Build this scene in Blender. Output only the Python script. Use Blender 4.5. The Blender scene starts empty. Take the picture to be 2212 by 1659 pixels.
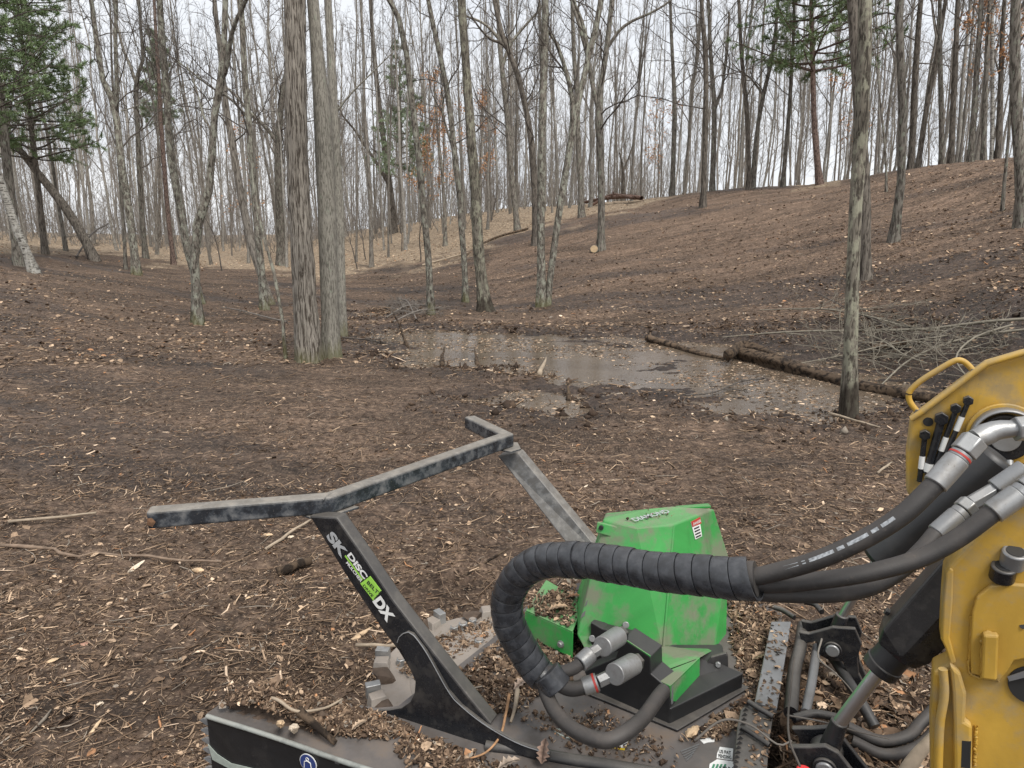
import bpy, bmesh, math, random
import numpy as np
from mathutils import Vector, Matrix

random.seed(7)
RNG = np.random.default_rng(11)
SC = bpy.context.scene
COL = SC.collection

# ------------------------------------------------------------------ camera, sky, sun, exposure
PITCH = math.radians(12.1)
FPX = 1536.0            # focal length in pixels of a 2212 x 1659 picture
EYE = 2.2
cam_d = bpy.data.cameras.new('camera')
cam = bpy.data.objects.new('camera', cam_d)
COL.objects.link(cam)
cam.location = (0, 0, EYE)
cam.rotation_euler = (math.radians(90) - PITCH, 0, 0)
cam_d.sensor_fit = 'HORIZONTAL'
cam_d.sensor_width = 36
cam_d.lens = 36 * FPX / 2212
cam_d.clip_start = 0.05
cam_d.clip_end = 900
SC.camera = cam

SC.view_settings.view_transform = 'Standard'
SC.view_settings.look = 'None'
SC.view_settings.gamma = 1
SC.view_settings.use_curve_mapping = False
SC.view_settings.exposure = 1.3
SC.cycles.max_bounces = 5
SC.cycles.transparent_max_bounces = 6

SUN_EL, SUN_AZ = math.radians(58), math.radians(150)
world = bpy.data.worlds.new('World')
SC.world = world
world.use_nodes = True
wn, wl = world.node_tree.nodes, world.node_tree.links
wn.clear()
w_out = wn.new('ShaderNodeOutputWorld')
w_bg = wn.new('ShaderNodeBackground')
w_sky = wn.new('ShaderNodeTexSky')
w_sky.sky_type = 'NISHITA'
w_sky.sun_disc = False
w_sky.sun_elevation = SUN_EL
w_sky.sun_rotation = SUN_AZ
w_sky.air_density = 1.0
w_sky.dust_density = 2.0
w_tc = wn.new('ShaderNodeTexCoord')
w_map = wn.new('ShaderNodeMapping')
w_map.inputs['Scale'].default_value = (1.6, 1.6, 5.0)
w_n = wn.new('ShaderNodeTexNoise')
w_n.inputs['Scale'].default_value = 1.7
w_n.inputs['Detail'].default_value = 6
w_r = wn.new('ShaderNodeValToRGB')
w_r.color_ramp.elements[0].position = 0.3
w_r.color_ramp.elements[0].color = (6.9, 7.2, 7.7, 1)
w_r.color_ramp.elements[1].position = 0.7
w_r.color_ramp.elements[1].color = (8.9, 9.05, 9.3, 1)
w_mix = wn.new('ShaderNodeMixRGB')
w_mix.inputs['Fac'].default_value = 0.93      # overcast: the clouds cover nearly all of the blue
wl.new(w_tc.outputs['Generated'], w_map.inputs['Vector'])
wl.new(w_map.outputs['Vector'], w_n.inputs['Vector'])
wl.new(w_n.outputs['Fac'], w_r.inputs['Fac'])
wl.new(w_sky.outputs['Color'], w_mix.inputs['Color1'])
wl.new(w_r.outputs['Color'], w_mix.inputs['Color2'])
wl.new(w_mix.outputs['Color'], w_bg.inputs['Color'])
w_bg.inputs['Strength'].default_value = 0.051
wl.new(w_bg.outputs['Background'], w_out.inputs['Surface'])

sun_d = bpy.data.lights.new('sun', 'SUN')
sun_d.energy = 1.5
sun_d.angle = math.radians(22)
sun_d.color = (1.0, 0.96, 0.90)
sun = bpy.data.objects.new('sun', sun_d)
COL.objects.link(sun)
sdir = Vector((math.sin(SUN_AZ) * math.cos(SUN_EL), math.cos(SUN_AZ) * math.cos(SUN_EL), math.sin(SUN_EL)))
sun.rotation_euler = sdir.to_track_quat('Z', 'Y').to_euler()
sun.location = (0, 0, 30)

CP, SP = math.cos(PITCH), math.sin(PITCH)

# ------------------------------------------------------------------ from a point of the photograph to a place
def ray(px, py):
    u, v = px - 1106.0, 829.5 - py
    return np.array([u, FPX * CP + v * SP, v * CP - FPX * SP])

def P(px, py, z):
    r = ray(px, py)
    s = (z - EYE) / r[2]
    return np.array([r[0] * s, r[1] * s, z])

def PD(px, py, d):                      # at distance d along the view axis
    return np.array([0, 0, EYE]) + ray(px, py) * (d / FPX)

def on_plane(px, py, p0, n):
    r = ray(px, py)
    p0 = np.array(p0, float); n = np.array(n, float)
    e = np.array([0, 0, EYE])
    s = ((p0 - e) @ n) / (r @ n)
    return e + r * s

# ------------------------------------------------------------------ noise
def _hash(ix, iy, iz, seed):
    n = (ix.astype(np.int64) * 374761393 + iy.astype(np.int64) * 668265263 + iz.astype(np.int64) * 2147483647 + seed * 974634777)
    n = (n ^ (n >> 13)) * 1274126177
    n = n & 0xffffffff
    n = (n ^ (n >> 16)) * 2246822519 & 0xffffffff
    return ((n ^ (n >> 13)) & 0xffffff) / float(0xffffff)

def vnoise(x, y, seed=0):
    x = np.asarray(x, float); y = np.asarray(y, float)
    ix, iy = np.floor(x), np.floor(y)
    fx, fy = x - ix, y - iy
    fx = fx * fx * (3 - 2 * fx); fy = fy * fy * (3 - 2 * fy)
    z = np.zeros_like(ix)
    a = _hash(ix, iy, z, seed); b = _hash(ix + 1, iy, z, seed)
    c = _hash(ix, iy + 1, z, seed); d = _hash(ix + 1, iy + 1, z, seed)
    return (a * (1 - fx) + b * fx) * (1 - fy) + (c * (1 - fx) + d * fx) * fy - 0.5

def fbm(x, y, oct=4, seed=0, gain=0.5):
    s = 0; a = 1
    for k in range(oct):
        s = s + a * vnoise(x * 2 ** k + 13.1 * k, y * 2 ** k - 7.7 * k, seed + k)
        a *= gain
    return s

# ------------------------------------------------------------------ terrain
def z_of(px, py, D):
    r = ray(px, py)
    return EYE + D * r[2] / math.hypot(r[0], r[1])

PROF = [
    (-700, [(12, None), (16, .5), (25, 1.2), (45, 2.2), (90, 3.0)], True),
    (0,    [(12, None), (16, 720), (22, 640), (30, 590), (50, 519), (90, 500)], False),
    (400,  [(14, None), (24, 660), (32, 602), (45, 562), (90, 526)], False),
    (700,  [(16, None), (25, 645), (35, 595), (50, 547), (90, 512)], False),
    (900,  [(18, None), (25, 640), (32, 588), (42, 536), (55, 494), (65, 482), (110, 480)], False),
    (1100, [(18, None), (24, 640), (30, 575), (38, 510), (48, 464), (60, 450), (110, 455)], False),
    (1300, [(17, None), (22, 620), (28, 540), (36, 475), (44, 440), (50, 438), (110, 450)], False),
    (1500, [(16, None), (20, 640), (27, 530), (34, 455), (40, 418), (46, 420), (110, 445)], False),
    (1800, [(14, None), (18, 650), (24, 530), (30, 440), (35, 392), (40, 394), (110, 432)], False),
    (2000, [(13, None), (17, 650), (22, 530), (28, 425), (33, 351), (38, 356), (110, 408)], False),
    (2212, [(12, None), (15, 660), (20, 530), (26, 415), (31, 329), (36, 334), (110, 392)], False),
    (2800, [(12, .0), (16, .9), (20, 1.9), (26, 3.6), (31, 5.0), (36, 5.2), (110, 6.4)], True),
]
DS = np.concatenate([np.linspace(0, 10, 6), np.linspace(11, 70, 60), np.linspace(75, 240, 18)])
TH, TZ = [], []
for px, pr, isz in PROF:
    TH.append(math.atan2(px - 1106, 1556))
    d = [p[0] for p in pr]
    z = [(0.0 if p[1] is None else (p[1] if isz else z_of(px, p[1], p[0]))) for p in pr]
    d = [0] + d + [240]; z = [0] + z + [z[-1]]
    col = np.interp(DS, d, z)
    ker = np.array([1, 2, 3, 2, 1]) / 9.0
    cc = np.convolve(np.pad(col, 2, mode='edge'), ker, 'valid')
    TZ.append(np.where(DS < 9, col, cc))
TH = np.array(TH); TZ = np.array(TZ)
TH_F = np.linspace(TH[0], TH[-1], 160)
TZ_F = np.array([[np.interp(t, TH, TZ[:, j]) for j in range(len(DS))] for t in TH_F])
_k = np.hanning(15); _k /= _k.sum()
_p = np.pad(TZ_F, ((7, 7), (0, 0)), mode='edge')
TZ_F = np.array([np.convolve(_p[:, j], _k, 'valid') for j in range(len(DS))]).T

def z_base(x, y):
    x = np.asarray(x, float); y = np.asarray(y, float)
    D = np.hypot(x, y); th = np.arctan2(x, y)
    tc = np.clip(th, TH_F[0], TH_F[-1])
    fi = (tc - TH_F[0]) / (TH_F[-1] - TH_F[0]) * (len(TH_F) - 1)
    i0 = np.clip(fi.astype(int), 0, len(TH_F) - 2); f = fi - i0
    di = np.interp(D, DS, np.arange(len(DS)))
    j0 = np.clip(di.astype(int), 0, len(DS) - 2); g = di - j0
    z = (TZ_F[i0, j0] * (1 - f) + TZ_F[i0 + 1, j0] * f) * (1 - g) + (TZ_F[i0, j0 + 1] * (1 - f) + TZ_F[i0 + 1, j0 + 1] * f) * g
    fade = np.clip(1 - (np.abs(th) - 1.0) / 0.9, 0, 1)
    return z * fade

WATER_Z = -0.045
TRK = P(950, 1235, 0.0)
POND_PX = [(745, 735), (800, 716), (905, 708), (1060, 712), (1250, 718), (1400, 722), (1560, 730), (1750, 742), (1900, 748), (2060, 762), (2230, 770),
           (2260, 830), (2060, 862), (1960, 880), (1820, 884), (1700, 892), (1560, 888), (1490, 872), (1430, 850), (1290, 828), (1150, 800), (1010, 790),
           (930, 784), (860, 768), (790, 762)]
PUDDLES_PX = [[(1085, 862), (1150, 848), (1225, 848), (1240, 866), (1180, 882), (1110, 880)],
              [(770, 674), (830, 668), (850, 676), (790, 682)]]
def poly_world(pp):
    return np.array([P(a, b, 0.0)[:2] for a, b in pp])
POND = poly_world(POND_PX)
PUDS = [poly_world(q) for q in PUDDLES_PX]

def sdist(x, y, poly):
    """signed distance to a polygon, negative inside"""
    x = np.asarray(x, float); y = np.asarray(y, float)
    dmin = np.full(x.shape, 1e9); ins = np.zeros(x.shape, bool)
    n = len(poly)
    for i in range(n):
        a = poly[i]; b = poly[(i + 1) % n]
        ex, ey = b - a
        t = np.clip(((x - a[0]) * ex + (y - a[1]) * ey) / (ex * ex + ey * ey), 0, 1)
        dmin = np.minimum(dmin, np.hypot(x - a[0] - t * ex, y - a[1] - t * ey))
        c = ((a[1] > y) != (b[1] > y)) & (x < (b[0] - a[0]) * (y - a[1]) / (b[1] - a[1] + 1e-12) + a[0])
        ins ^= c
    return np.where(ins, -dmin, dmin)

def wetness(x, y):
    """>0 in the pond, falling to 0 about a metre outside its edge"""
    s = sdist(x, y, POND)
    for q in PUDS:
        s = np.minimum(s, sdist(x, y, q) + 0.03)
    return s + 0.9 * fbm(x * 1.1, y * 1.5, 4, 41) - 0.1

def terrain(x, y, fine=True):
    x = np.asarray(x, float); y = np.asarray(y, float)
    D = np.hypot(x, y)
    z = z_base(x, y)
    far = np.clip((D - 10) / 20, 0, 1)
    z = z + (0.05 + 0.25 * far) * fbm(x * 0.22, y * 0.22, 3, 5) * np.clip((D - 3) / 6, 0, 1)
    m = (D > 7) & (D < 26) & (y > 0)
    w = np.full(x.shape, 9.0)
    if m.any():
        w[m] = wetness(x[m], y[m])
    z = z - 0.10 * (1 / (1 + np.exp(np.clip((w + 0.12) * 5.0, -30, 30)))) + 0.02 * np.exp(-((w - 0.5) / 0.35) ** 2)
    # flatten the shallow area so that the pond stays level
    if fine:
        tx, ty = x - TRK[0], y - TRK[1]
        z = z + .016 * np.sin((tx * .25 + ty) * 2 * np.pi / .10) * np.exp(-(tx / .45) ** 4 - (ty / .55) ** 4)
        pit = np.clip(1 - (w + .1) / .8, 0, 1)
        z = z + pit * (0.10 * fbm(x * .9, y * 2.6, 5, 26, .6) - .022) + 0.045 * fbm(x * 2.3, y * 2.3, 4, 21) + 0.028 * fbm(x * 9, y * 9, 3, 31)
        z = z + 0.012 * fbm(x * 34, y * 34, 2, 61) * np.clip(1.6 - D / 9, 0, 1)
    return z

def ground_hit(px, py, dmin=2.0, dmax=130.0):
    r = ray(px, py); h = math.hypot(r[0], r[1])
    Ds = np.linspace(dmin, dmax, 1400)
    xs, ys = r[0] / h * Ds, r[1] / h * Ds
    zr = EYE + Ds * r[2] / h
    gap = zr - terrain(xs, ys, False)
    k = np.argmax(gap < 0) if (gap < 0).any() else int(np.argmin(gap))
    return np.array([xs[k], ys[k], float(terrain(np.array([xs[k]]), np.array([ys[k]]), False)[0])])

def gz(x, y):
    return float(terrain(np.array([float(x)]), np.array([float(y)]), True)[0])

# ------------------------------------------------------------------ object helpers
def tag(o, label=None, cat=None, group=None, kind=None):
    if label: o['label'] = label
    if cat: o['category'] = cat
    if group: o['group'] = group
    if kind: o['kind'] = kind
    return o

def empty(name, loc, label=None, cat=None, group=None):
    o = bpy.data.objects.new(name, None)
    o.empty_display_size = 0.1
    COL.objects.link(o)
    o.location = tuple(loc)
    return tag(o, label, cat, group)

def mesh_np(name, V, F, mat, parent=None, smooth=False, colors=None, origin=None):
    """V (n,3); F array (m,k) or list of arrays of faces with equal side count"""
    me = bpy.data.meshes.new(name)
    V = np.asarray(V, float)
    if origin is not None: V = V - np.asarray(origin, float)
    Fs = F if isinstance(F, list) else [F]
    Fs = [np.asarray(f, np.int64) for f in Fs if len(f)]
    nl = sum(f.size for f in Fs); nf = sum(len(f) for f in Fs)
    me.vertices.add(len(V)); me.vertices.foreach_set('co', V.astype(np.float32).ravel())
    me.loops.add(nl); me.loops.foreach_set('vertex_index', np.concatenate([f.ravel() for f in Fs]).astype(np.int32))
    me.polygons.add(nf)
    tot = np.concatenate([np.full(len(f), f.shape[1]) for f in Fs])
    st = np.concatenate([[0], np.cumsum(tot)[:-1]])
    me.polygons.foreach_set('loop_start', st.astype(np.int32))
    me.polygons.foreach_set('loop_total', tot.astype(np.int32))
    if smooth: me.polygons.foreach_set('use_smooth', np.ones(nf, bool))
    me.update(calc_edges=True)
    if colors is not None:
        at = me.color_attributes.new('piece', 'FLOAT_COLOR', 'POINT')
        c4 = np.ones((len(V), 4), np.float32); c4[:, :3] = colors
        at.data.foreach_set('color', c4.ravel())
    me.materials.append(mat)
    o = bpy.data.objects.new(name, me)
    COL.objects.link(o)
    if parent: o.parent = parent
    if origin is not None and parent is None: o.location = tuple(origin)
    return o

def link_bm(name, bm, mat, parent=None, smooth=False, origin=(0, 0, 0), bevel=0.0, seg=2):
    me = bpy.data.meshes.new(name)
    bmesh.ops.recalc_face_normals(bm, faces=bm.faces)
    o3 = Vector(origin)
    for v in bm.verts: v.co -= o3
    bm.to_mesh(me); bm.free()
    me.materials.append(mat)
    if smooth:
        for p in me.polygons: p.use_smooth = True
    o = bpy.data.objects.new(name, me)
    COL.objects.link(o)
    if parent: o.parent = parent
    if bevel:
        b = o.modifiers.new('bevel', 'BEVEL'); b.width = bevel; b.segments = seg; b.limit_method = 'ANGLE'
        b.angle_limit = math.radians(28)
    return o

def V3(a): return Vector((float(a[0]), float(a[1]), float(a[2])))

def catmull(pts, n):
    pts = np.asarray(pts, float)
    P0 = np.vstack([2 * pts[0] - pts[1], pts, 2 * pts[-1] - pts[-2]])
    seg = np.linalg.norm(np.diff(pts[:, :3], axis=0), axis=1)
    cum = np.concatenate([[0], np.cumsum(seg)])
    out = []
    for s in np.linspace(0, cum[-1], n):
        i = min(max(np.searchsorted(cum, s) - 1, 0), len(seg) - 1)
        t = (s - cum[i]) / max(seg[i], 1e-9)
        a, b, c, d = P0[i], P0[i + 1], P0[i + 2], P0[i + 3]
        out.append(0.5 * ((2 * b) + (-a + c) * t + (2 * a - 5 * b + 4 * c - d) * t * t + (-a + 3 * b - 3 * c + d) * t ** 3))
    return np.array(out)

def tubes(lines, k):
    """lines: list of (pts (n,3), rad (n,)) all with the same n -> V, F"""
    PT = np.array([l[0] for l in lines]); R = np.array([l[1] for l in lines])
    return tubes_arr(PT, R, k)

def tubes_arr(PT, R, k):
    M, n = R.shape
    T = np.gradient(PT, axis=1)
    T /= np.linalg.norm(T, axis=2, keepdims=True) + 1e-9
    mean = PT[:, -1] - PT[:, 0]
    mean /= np.linalg.norm(mean, axis=1, keepdims=True) + 1e-9
    ref = np.where(np.abs(mean[:, 2:3]) < 0.8, np.array([[0, 0, 1.0]]), np.array([[1.0, 0, 0]]))
    ref = np.repeat(ref[:, None, :], n, axis=1)
    A = np.cross(T, ref); A /= np.linalg.norm(A, axis=2, keepdims=True) + 1e-9
    B = np.cross(T, A)
    an = np.arange(k) / k * 2 * np.pi
    V = PT[:, :, None, :] + R[:, :, None, None] * (np.cos(an)[None, None, :, None] * A[:, :, None, :] + np.sin(an)[None, None, :, None] * B[:, :, None, :])
    V = V.reshape(-1, 3)
    i = np.arange(n - 1)[:, None]; j = np.arange(k)[None, :]
    q = np.stack([i * k + j, i * k + (j + 1) % k, (i + 1) * k + (j + 1) % k, (i + 1) * k + j], -1).reshape(-1, 4)
    F = (q[None] + (np.arange(M) * n * k)[:, None, None]).reshape(-1, 4)
    return V, F

def merge(parts):
    Vs, Fs, off = [], {}, 0
    for V, F in parts:
        Vs.append(V); Fs.setdefault(F.shape[1], []).append(F + off); off += len(V)
    return np.vstack(Vs), [np.vstack(f) for f in Fs.values()]

def tube_obj(name, pts, rad, mat, parent=None, k=16, n=None, origin=(0, 0, 0), caps=True, label=None):
    pts = np.asarray(pts, float)
    if n: pts = catmull(pts, n)
    rad = np.full(len(pts), rad) if np.isscalar(rad) else np.interp(np.linspace(0, 1, len(pts)), np.linspace(0, 1, len(rad)), rad)
    V, F = tubes([(pts, rad)], k)
    Fs = [F]
    if caps:
        Fs.append(np.arange(k)[None, ::-1]); Fs.append((np.arange(k) + (len(pts) - 1) * k)[None])
    o = mesh_np(name, V, Fs, mat, parent, smooth=True, origin=None)
    o.data.vertices.foreach_set('co', (V - np.asarray(origin)).astype(np.float32).ravel())
    try:
        o.data.set_sharp_from_angle(angle=math.radians(50))
    except Exception: pass
    if label: o['label'] = label
    return o

def cyl(name, a, b, r, mat, parent=None, k=24, bevel=0.0, r2=None, origin=(0, 0, 0)):
    """closed cylinder from a to b"""
    a, b = V3(a), V3(b)
    bm = bmesh.new()
    d = (b - a)
    bmesh.ops.create_cone(bm, cap_ends=True, segments=k, radius1=r, radius2=r if r2 is None else r2, depth=d.length,
                          matrix=Matrix.Translation((a + b) / 2) @ d.to_track_quat('Z', 'Y').to_matrix().to_4x4())
    o = link_bm(name, bm, mat, parent, origin=origin, bevel=bevel)
    for p in o.data.polygons: p.use_smooth = True
    try: o.data.set_sharp_from_angle(angle=math.radians(35))
    except Exception: pass
    return o

def prism(name, poly, depth_vec, mat, parent=None, bevel=0.0, origin=(0, 0, 0)):
    """poly: list of world points in one plane, extruded by depth_vec"""
    bm = bmesh.new()
    dv = V3(depth_vec)
    a = [bm.verts.new(V3(p)) for p in poly]
    b = [bm.verts.new(V3(p) + dv) for p in poly]
    bm.faces.new(a); bm.faces.new(b[::-1])
    n = len(poly)
    for i in range(n):
        bm.faces.new([a[i], a[(i + 1) % n], b[(i + 1) % n], b[i]])
    return link_bm(name, bm, mat, parent, origin=origin, bevel=bevel)

def hull(name, pts, mat, parent=None, bevel=0.0, origin=(0, 0, 0)):
    bm = bmesh.new()
    vs = [bm.verts.new(V3(p)) for p in pts]
    r = bmesh.ops.convex_hull(bm, input=vs)
    dead = [g for g in r['geom_interior'] if isinstance(g, bmesh.types.BMVert)]
    if dead: bmesh.ops.delete(bm, geom=dead, context='VERTS')
    bmesh.ops.dissolve_limit(bm, angle_limit=math.radians(2), verts=bm.verts, edges=bm.edges)
    return link_bm(name, bm, mat, parent, origin=origin, bevel=bevel, seg=3)

def text_obj(name, body, a, b, up_px, mat, parent, thick=0.0006, bold=0.02, height=None, italic=0.0):
    """flat lettering whose baseline runs from a to b; up_px is a world point on the upper side"""
    a, b, u = V3(a), V3(b), V3(up_px)
    x = (b - a).normalized(); y = (u - a); y = (y - x * y.dot(x)).normalized(); z = x.cross(y)
    cu = bpy.data.curves.new(name, 'FONT')
    cu.body = body; cu.size = 1.0; cu.extrude = 0.0; cu.offset = bold; cu.shear = italic
    cu.materials.append(mat)
    o = bpy.data.objects.new(name, cu)
    COL.objects.link(o)
    bpy.context.view_layer.update()
    w, h = o.dimensions[0], o.dimensions[1]
    sx = (b - a).length / max(w, 1e-6)
    sy = sx if height is None else height / max(h, 1e-6)
    M = Matrix.Identity(4)
    for i in range(3):
        M[i][0] = x[i] * sx; M[i][1] = y[i] * sy; M[i][2] = z[i] * 0.001; M[i][3] = a[i]
    o.matrix_world = M
    bpy.context.view_layer.update()
    # bake to a mesh so that it is one plain flat part
    me = bpy.data.meshes.new_from_object(o.evaluated_get(bpy.context.evaluated_depsgraph_get()))
    me.transform(M)
    bpy.data.objects.remove(o)
    m = bpy.data.objects.new(name, me)
    if not me.materials: me.materials.append(mat)
    COL.objects.link(m); m.parent = parent
    return m

# ------------------------------------------------------------------ materials
def new_mat(name):
    m = bpy.data.materials.new(name); m.use_nodes = True
    nt = m.node_tree
    bs = nt.nodes['Principled BSDF']
    return m, nt.nodes, nt.links, bs

def nz(N, L, scale, detail=5, vec=None, rough=0.55, dist=0.0):
    t = N.new('ShaderNodeTexNoise'); t.inputs['Scale'].default_value = scale; t.inputs['Detail'].default_value = detail
    t.inputs['Roughness'].default_value = rough; t.inputs['Distortion'].default_value = dist
    if vec is not None: L.new(vec, t.inputs['Vector'])
    return t.outputs['Fac']

def ramp(N, L, fac, stops):
    r = N.new('ShaderNodeValToRGB')
    e = r.color_ramp.elements
    while len(e) < len(stops): e.new(0.5)
    for i, (p, c) in enumerate(stops):
        e[i].position = p
        e[i].color = (c, c, c, 1) if np.isscalar(c) else (*c, 1)
    L.new(fac, r.inputs['Fac'])
    return r.outputs['Color']

def mixc(N, L, fac, a, b, mode='MIX'):
    m = N.new('ShaderNodeMixRGB'); m.blend_type = mode
    for s, v in (('Fac', fac), ('Color1', a), ('Color2', b)):
        if hasattr(v, 'is_output'): L.new(v, m.inputs[s])
        elif np.isscalar(v): m.inputs[s].default_value = v if s == 'Fac' else (v, v, v, 1)
        else: m.inputs[s].default_value = (*v, 1)
    return m.outputs['Color']

def mathn(N, L, op, a, b=0.0, clamp=False):
    m = N.new('ShaderNodeMath'); m.operation = op; m.use_clamp = clamp
    for i, v in enumerate((a, b)):
        if hasattr(v, 'is_output'): L.new(v, m.inputs[i])
        else: m.inputs[i].default_value = v
    return m.outputs[0]

def bump(N, L, bs, h, strength=0.4, dist=0.01):
    b = N.new('ShaderNodeBump'); b.inputs['Strength'].default_value = strength; b.inputs['Distance'].default_value = dist
    L.new(h, b.inputs['Height']); L.new(b.outputs['Normal'], bs.inputs['Normal'])

def vecs(N, L, scale=(1, 1, 1), kind='Object'):
    tc = N.new('ShaderNodeTexCoord'); mp = N.new('ShaderNodeMapping')
    mp.inputs['Scale'].default_value = scale
    L.new(tc.outputs[kind], mp.inputs['Vector'])
    return mp.outputs['Vector']

def bark_mat(name, dark, light, lichen=(0.26, 0.28, 0.22), lich=0.45, ridge=(34, 34, 5), bs_=0.9, moss=False, wet=False, bdist=0.02):
    m, N, L, B = new_mat(name)
    v = vecs(N, L, ridge)
    n1 = nz(N, L, 1.0, 6, v, 0.62, 0.5)
    c = ramp(N, L, n1, [(0.42, dark), (0.54, light)])
    v2 = vecs(N, L, (8, 8, 3.6))
    n2 = nz(N, L, 1.3, 6, v2, 0.7)
    lm = ramp(N, L, n2, [(1 - lich, 0), (1 - lich + 0.07, 1)])
    lm = mathn(N, L, 'MULTIPLY', lm, 0.75)
    c = mixc(N, L, lm, c, lichen)
    n3 = nz(N, L, 0.8, 3, vecs(N, L, (1, 1, .5)))
    c = mixc(N, L, 1.0, c, ramp(N, L, n3, [(0.3, 0.72), (0.7, 1.2)]), 'MULTIPLY')
    oi = N.new('ShaderNodeObjectInfo')
    vr = mathn(N, L, 'ADD', mathn(N, L, 'MULTIPLY', oi.outputs['Random'], 0.35), 0.82)
    c = mixc(N, L, 1.0, c, vr, 'MULTIPLY')
    if moss or wet:
        tc = N.new('ShaderNodeTexCoord'); sp = N.new('ShaderNodeSeparateXYZ')
        L.new(tc.outputs['Object'], sp.inputs[0])
        n4 = nz(N, L, 7, 4)
        hgt = mathn(N, L, 'ADD', sp.outputs['Z'], mathn(N, L, 'MULTIPLY', mathn(N, L, 'SUBTRACT', n4, 0.5), 0.9 if moss else 0.5))
        k = ramp(N, L, hgt, [(0.08 if moss else 0.30, 1), (0.34 if moss else 0.42, 0)])
        if moss: c = mixc(N, L, mathn(N, L, 'MULTIPLY', k, 0.55), c, (0.095, 0.092, 0.025))
        else: c = mixc(N, L, mathn(N, L, 'MULTIPLY', k, 0.8), c, (0.028, 0.021, 0.016))
    L.new(c, B.inputs['Base Color']); B.inputs['Roughness'].default_value = 0.92
    B.inputs['Specular IOR Level'].default_value = 0.2
    bump(N, L, B, n1, bs_, bdist)
    return m

def paint_mat(name, base, worn=None, dust=(0.20, 0.165, 0.13), rough=0.42, dustiness=0.5, scale=7.0, metallic=0.0, wear=0.35, topdust=0.45, speck=True, chips=None):
    m, N, L, B = new_mat(name)
    v = vecs(N, L)
    n1 = nz(N, L, scale, 8, v, 0.65)
    n2 = nz(N, L, scale * 7.5, 5, v, 0.75)
    n3 = nz(N, L, scale * 0.45, 5, v, 0.6, 0.8)
    c = mixc(N, L, 1.0, base, ramp(N, L, n3, [(0.3, 0.75), (0.7, 1.2)]), 'MULTIPLY')
    if worn is not None:
        sw = .06 if chips is not None else .16
        k = ramp(N, L, n1, [(1 - wear - sw, 0), (1 - wear + sw, 1)])
        c = mixc(N, L, mathn(N, L, 'MULTIPLY', k, 0.8), c, worn)
    # dust lies thicker on faces that look up
    geo = N.new('ShaderNodeNewGeometry'); sp = N.new('ShaderNodeSeparateXYZ'); L.new(geo.outputs['Normal'], sp.inputs[0])
    up = mathn(N, L, 'MULTIPLY', mathn(N, L, 'MAXIMUM', sp.outputs['Z'], 0.0), topdust)
    d = mathn(N, L, 'MULTIPLY', ramp(N, L, n1, [(0.47, 0), (0.62, 1)] if chips is not None else [(0.50, 0), (0.86, 1)]), dustiness)
    d = mathn(N, L, 'ADD', d, mathn(N, L, 'MULTIPLY', up, mathn(N, L, 'ADD', mathn(N, L, 'MULTIPLY', n3, 0.9), 0.35)), True)
    if speck:
        s = ramp(N, L, n2, [(0.60, 0), (0.66, 1)])
        d = mathn(N, L, 'ADD', d, mathn(N, L, 'MULTIPLY', s, 0.35 * min(1, dustiness * 1.6)), True)
    c = mixc(N, L, d, c, dust)
    if chips is not None:
        n5 = nz(N, L, scale * 2.6, 7, vecs(N, L, (1, 1, 2.2)), 0.8, 0.4)
        kc = ramp(N, L, n5, [(0.70, 0), (0.715, 1)])
        c = mixc(N, L, kc, c, chips)
        n6 = nz(N, L, scale * .5, 6, vecs(N, L, (1, 1, .25)), 0.7, 1.5)     # run marks and grime
        c = mixc(N, L, mathn(N, L, 'MULTIPLY', ramp(N, L, n6, [(0.55, 0), (0.72, 1)]), .45), c, mixc(N, L, 1.0, c, (.45, .42, .38), 'MULTIPLY'))
    L.new(c, B.inputs['Base Color'])
    r = mathn(N, L, 'ADD', mathn(N, L, 'MULTIPLY', d, 0.5), rough, True)
    L.new(r, B.inputs['Roughness'])
    B.inputs['Metallic'].default_value = metallic
    bump(N, L, B, n2, 0.25, 0.002)
    return m

def flat_mat(name, base, rough=0.6, var=0.2, scale=25, metallic=0.0):
    m, N, L, B = new_mat(name)
    n = nz(N, L, scale, 4, vecs(N, L))
    c = mixc(N, L, 1.0, base, ramp(N, L, n, [(0.3, 1 - var), (0.7, 1 + var)]), 'MULTIPLY')
    L.new(c, B.inputs['Base Color']); B.inputs['Roughness'].default_value = rough; B.inputs['Metallic'].default_value = metallic
    return m

def piece_mat(name, rough=0.85, translucent=0.0):
    m, N, L, B = new_mat(name)
    a = N.new('ShaderNodeVertexColor'); a.layer_name = 'piece'
    n = nz(N, L, 60, 3, vecs(N, L, (1, 1, 1)))
    c = mixc(N, L, 1.0, a.outputs['Color'], ramp(N, L, n, [(0.3, 0.75), (0.7, 1.2)]), 'MULTIPLY')
    L.new(c, B.inputs['Base Color']); B.inputs['Roughness'].default_value = rough
    B.inputs['Specular IOR Level'].default_value = 0.25
    return m

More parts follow.
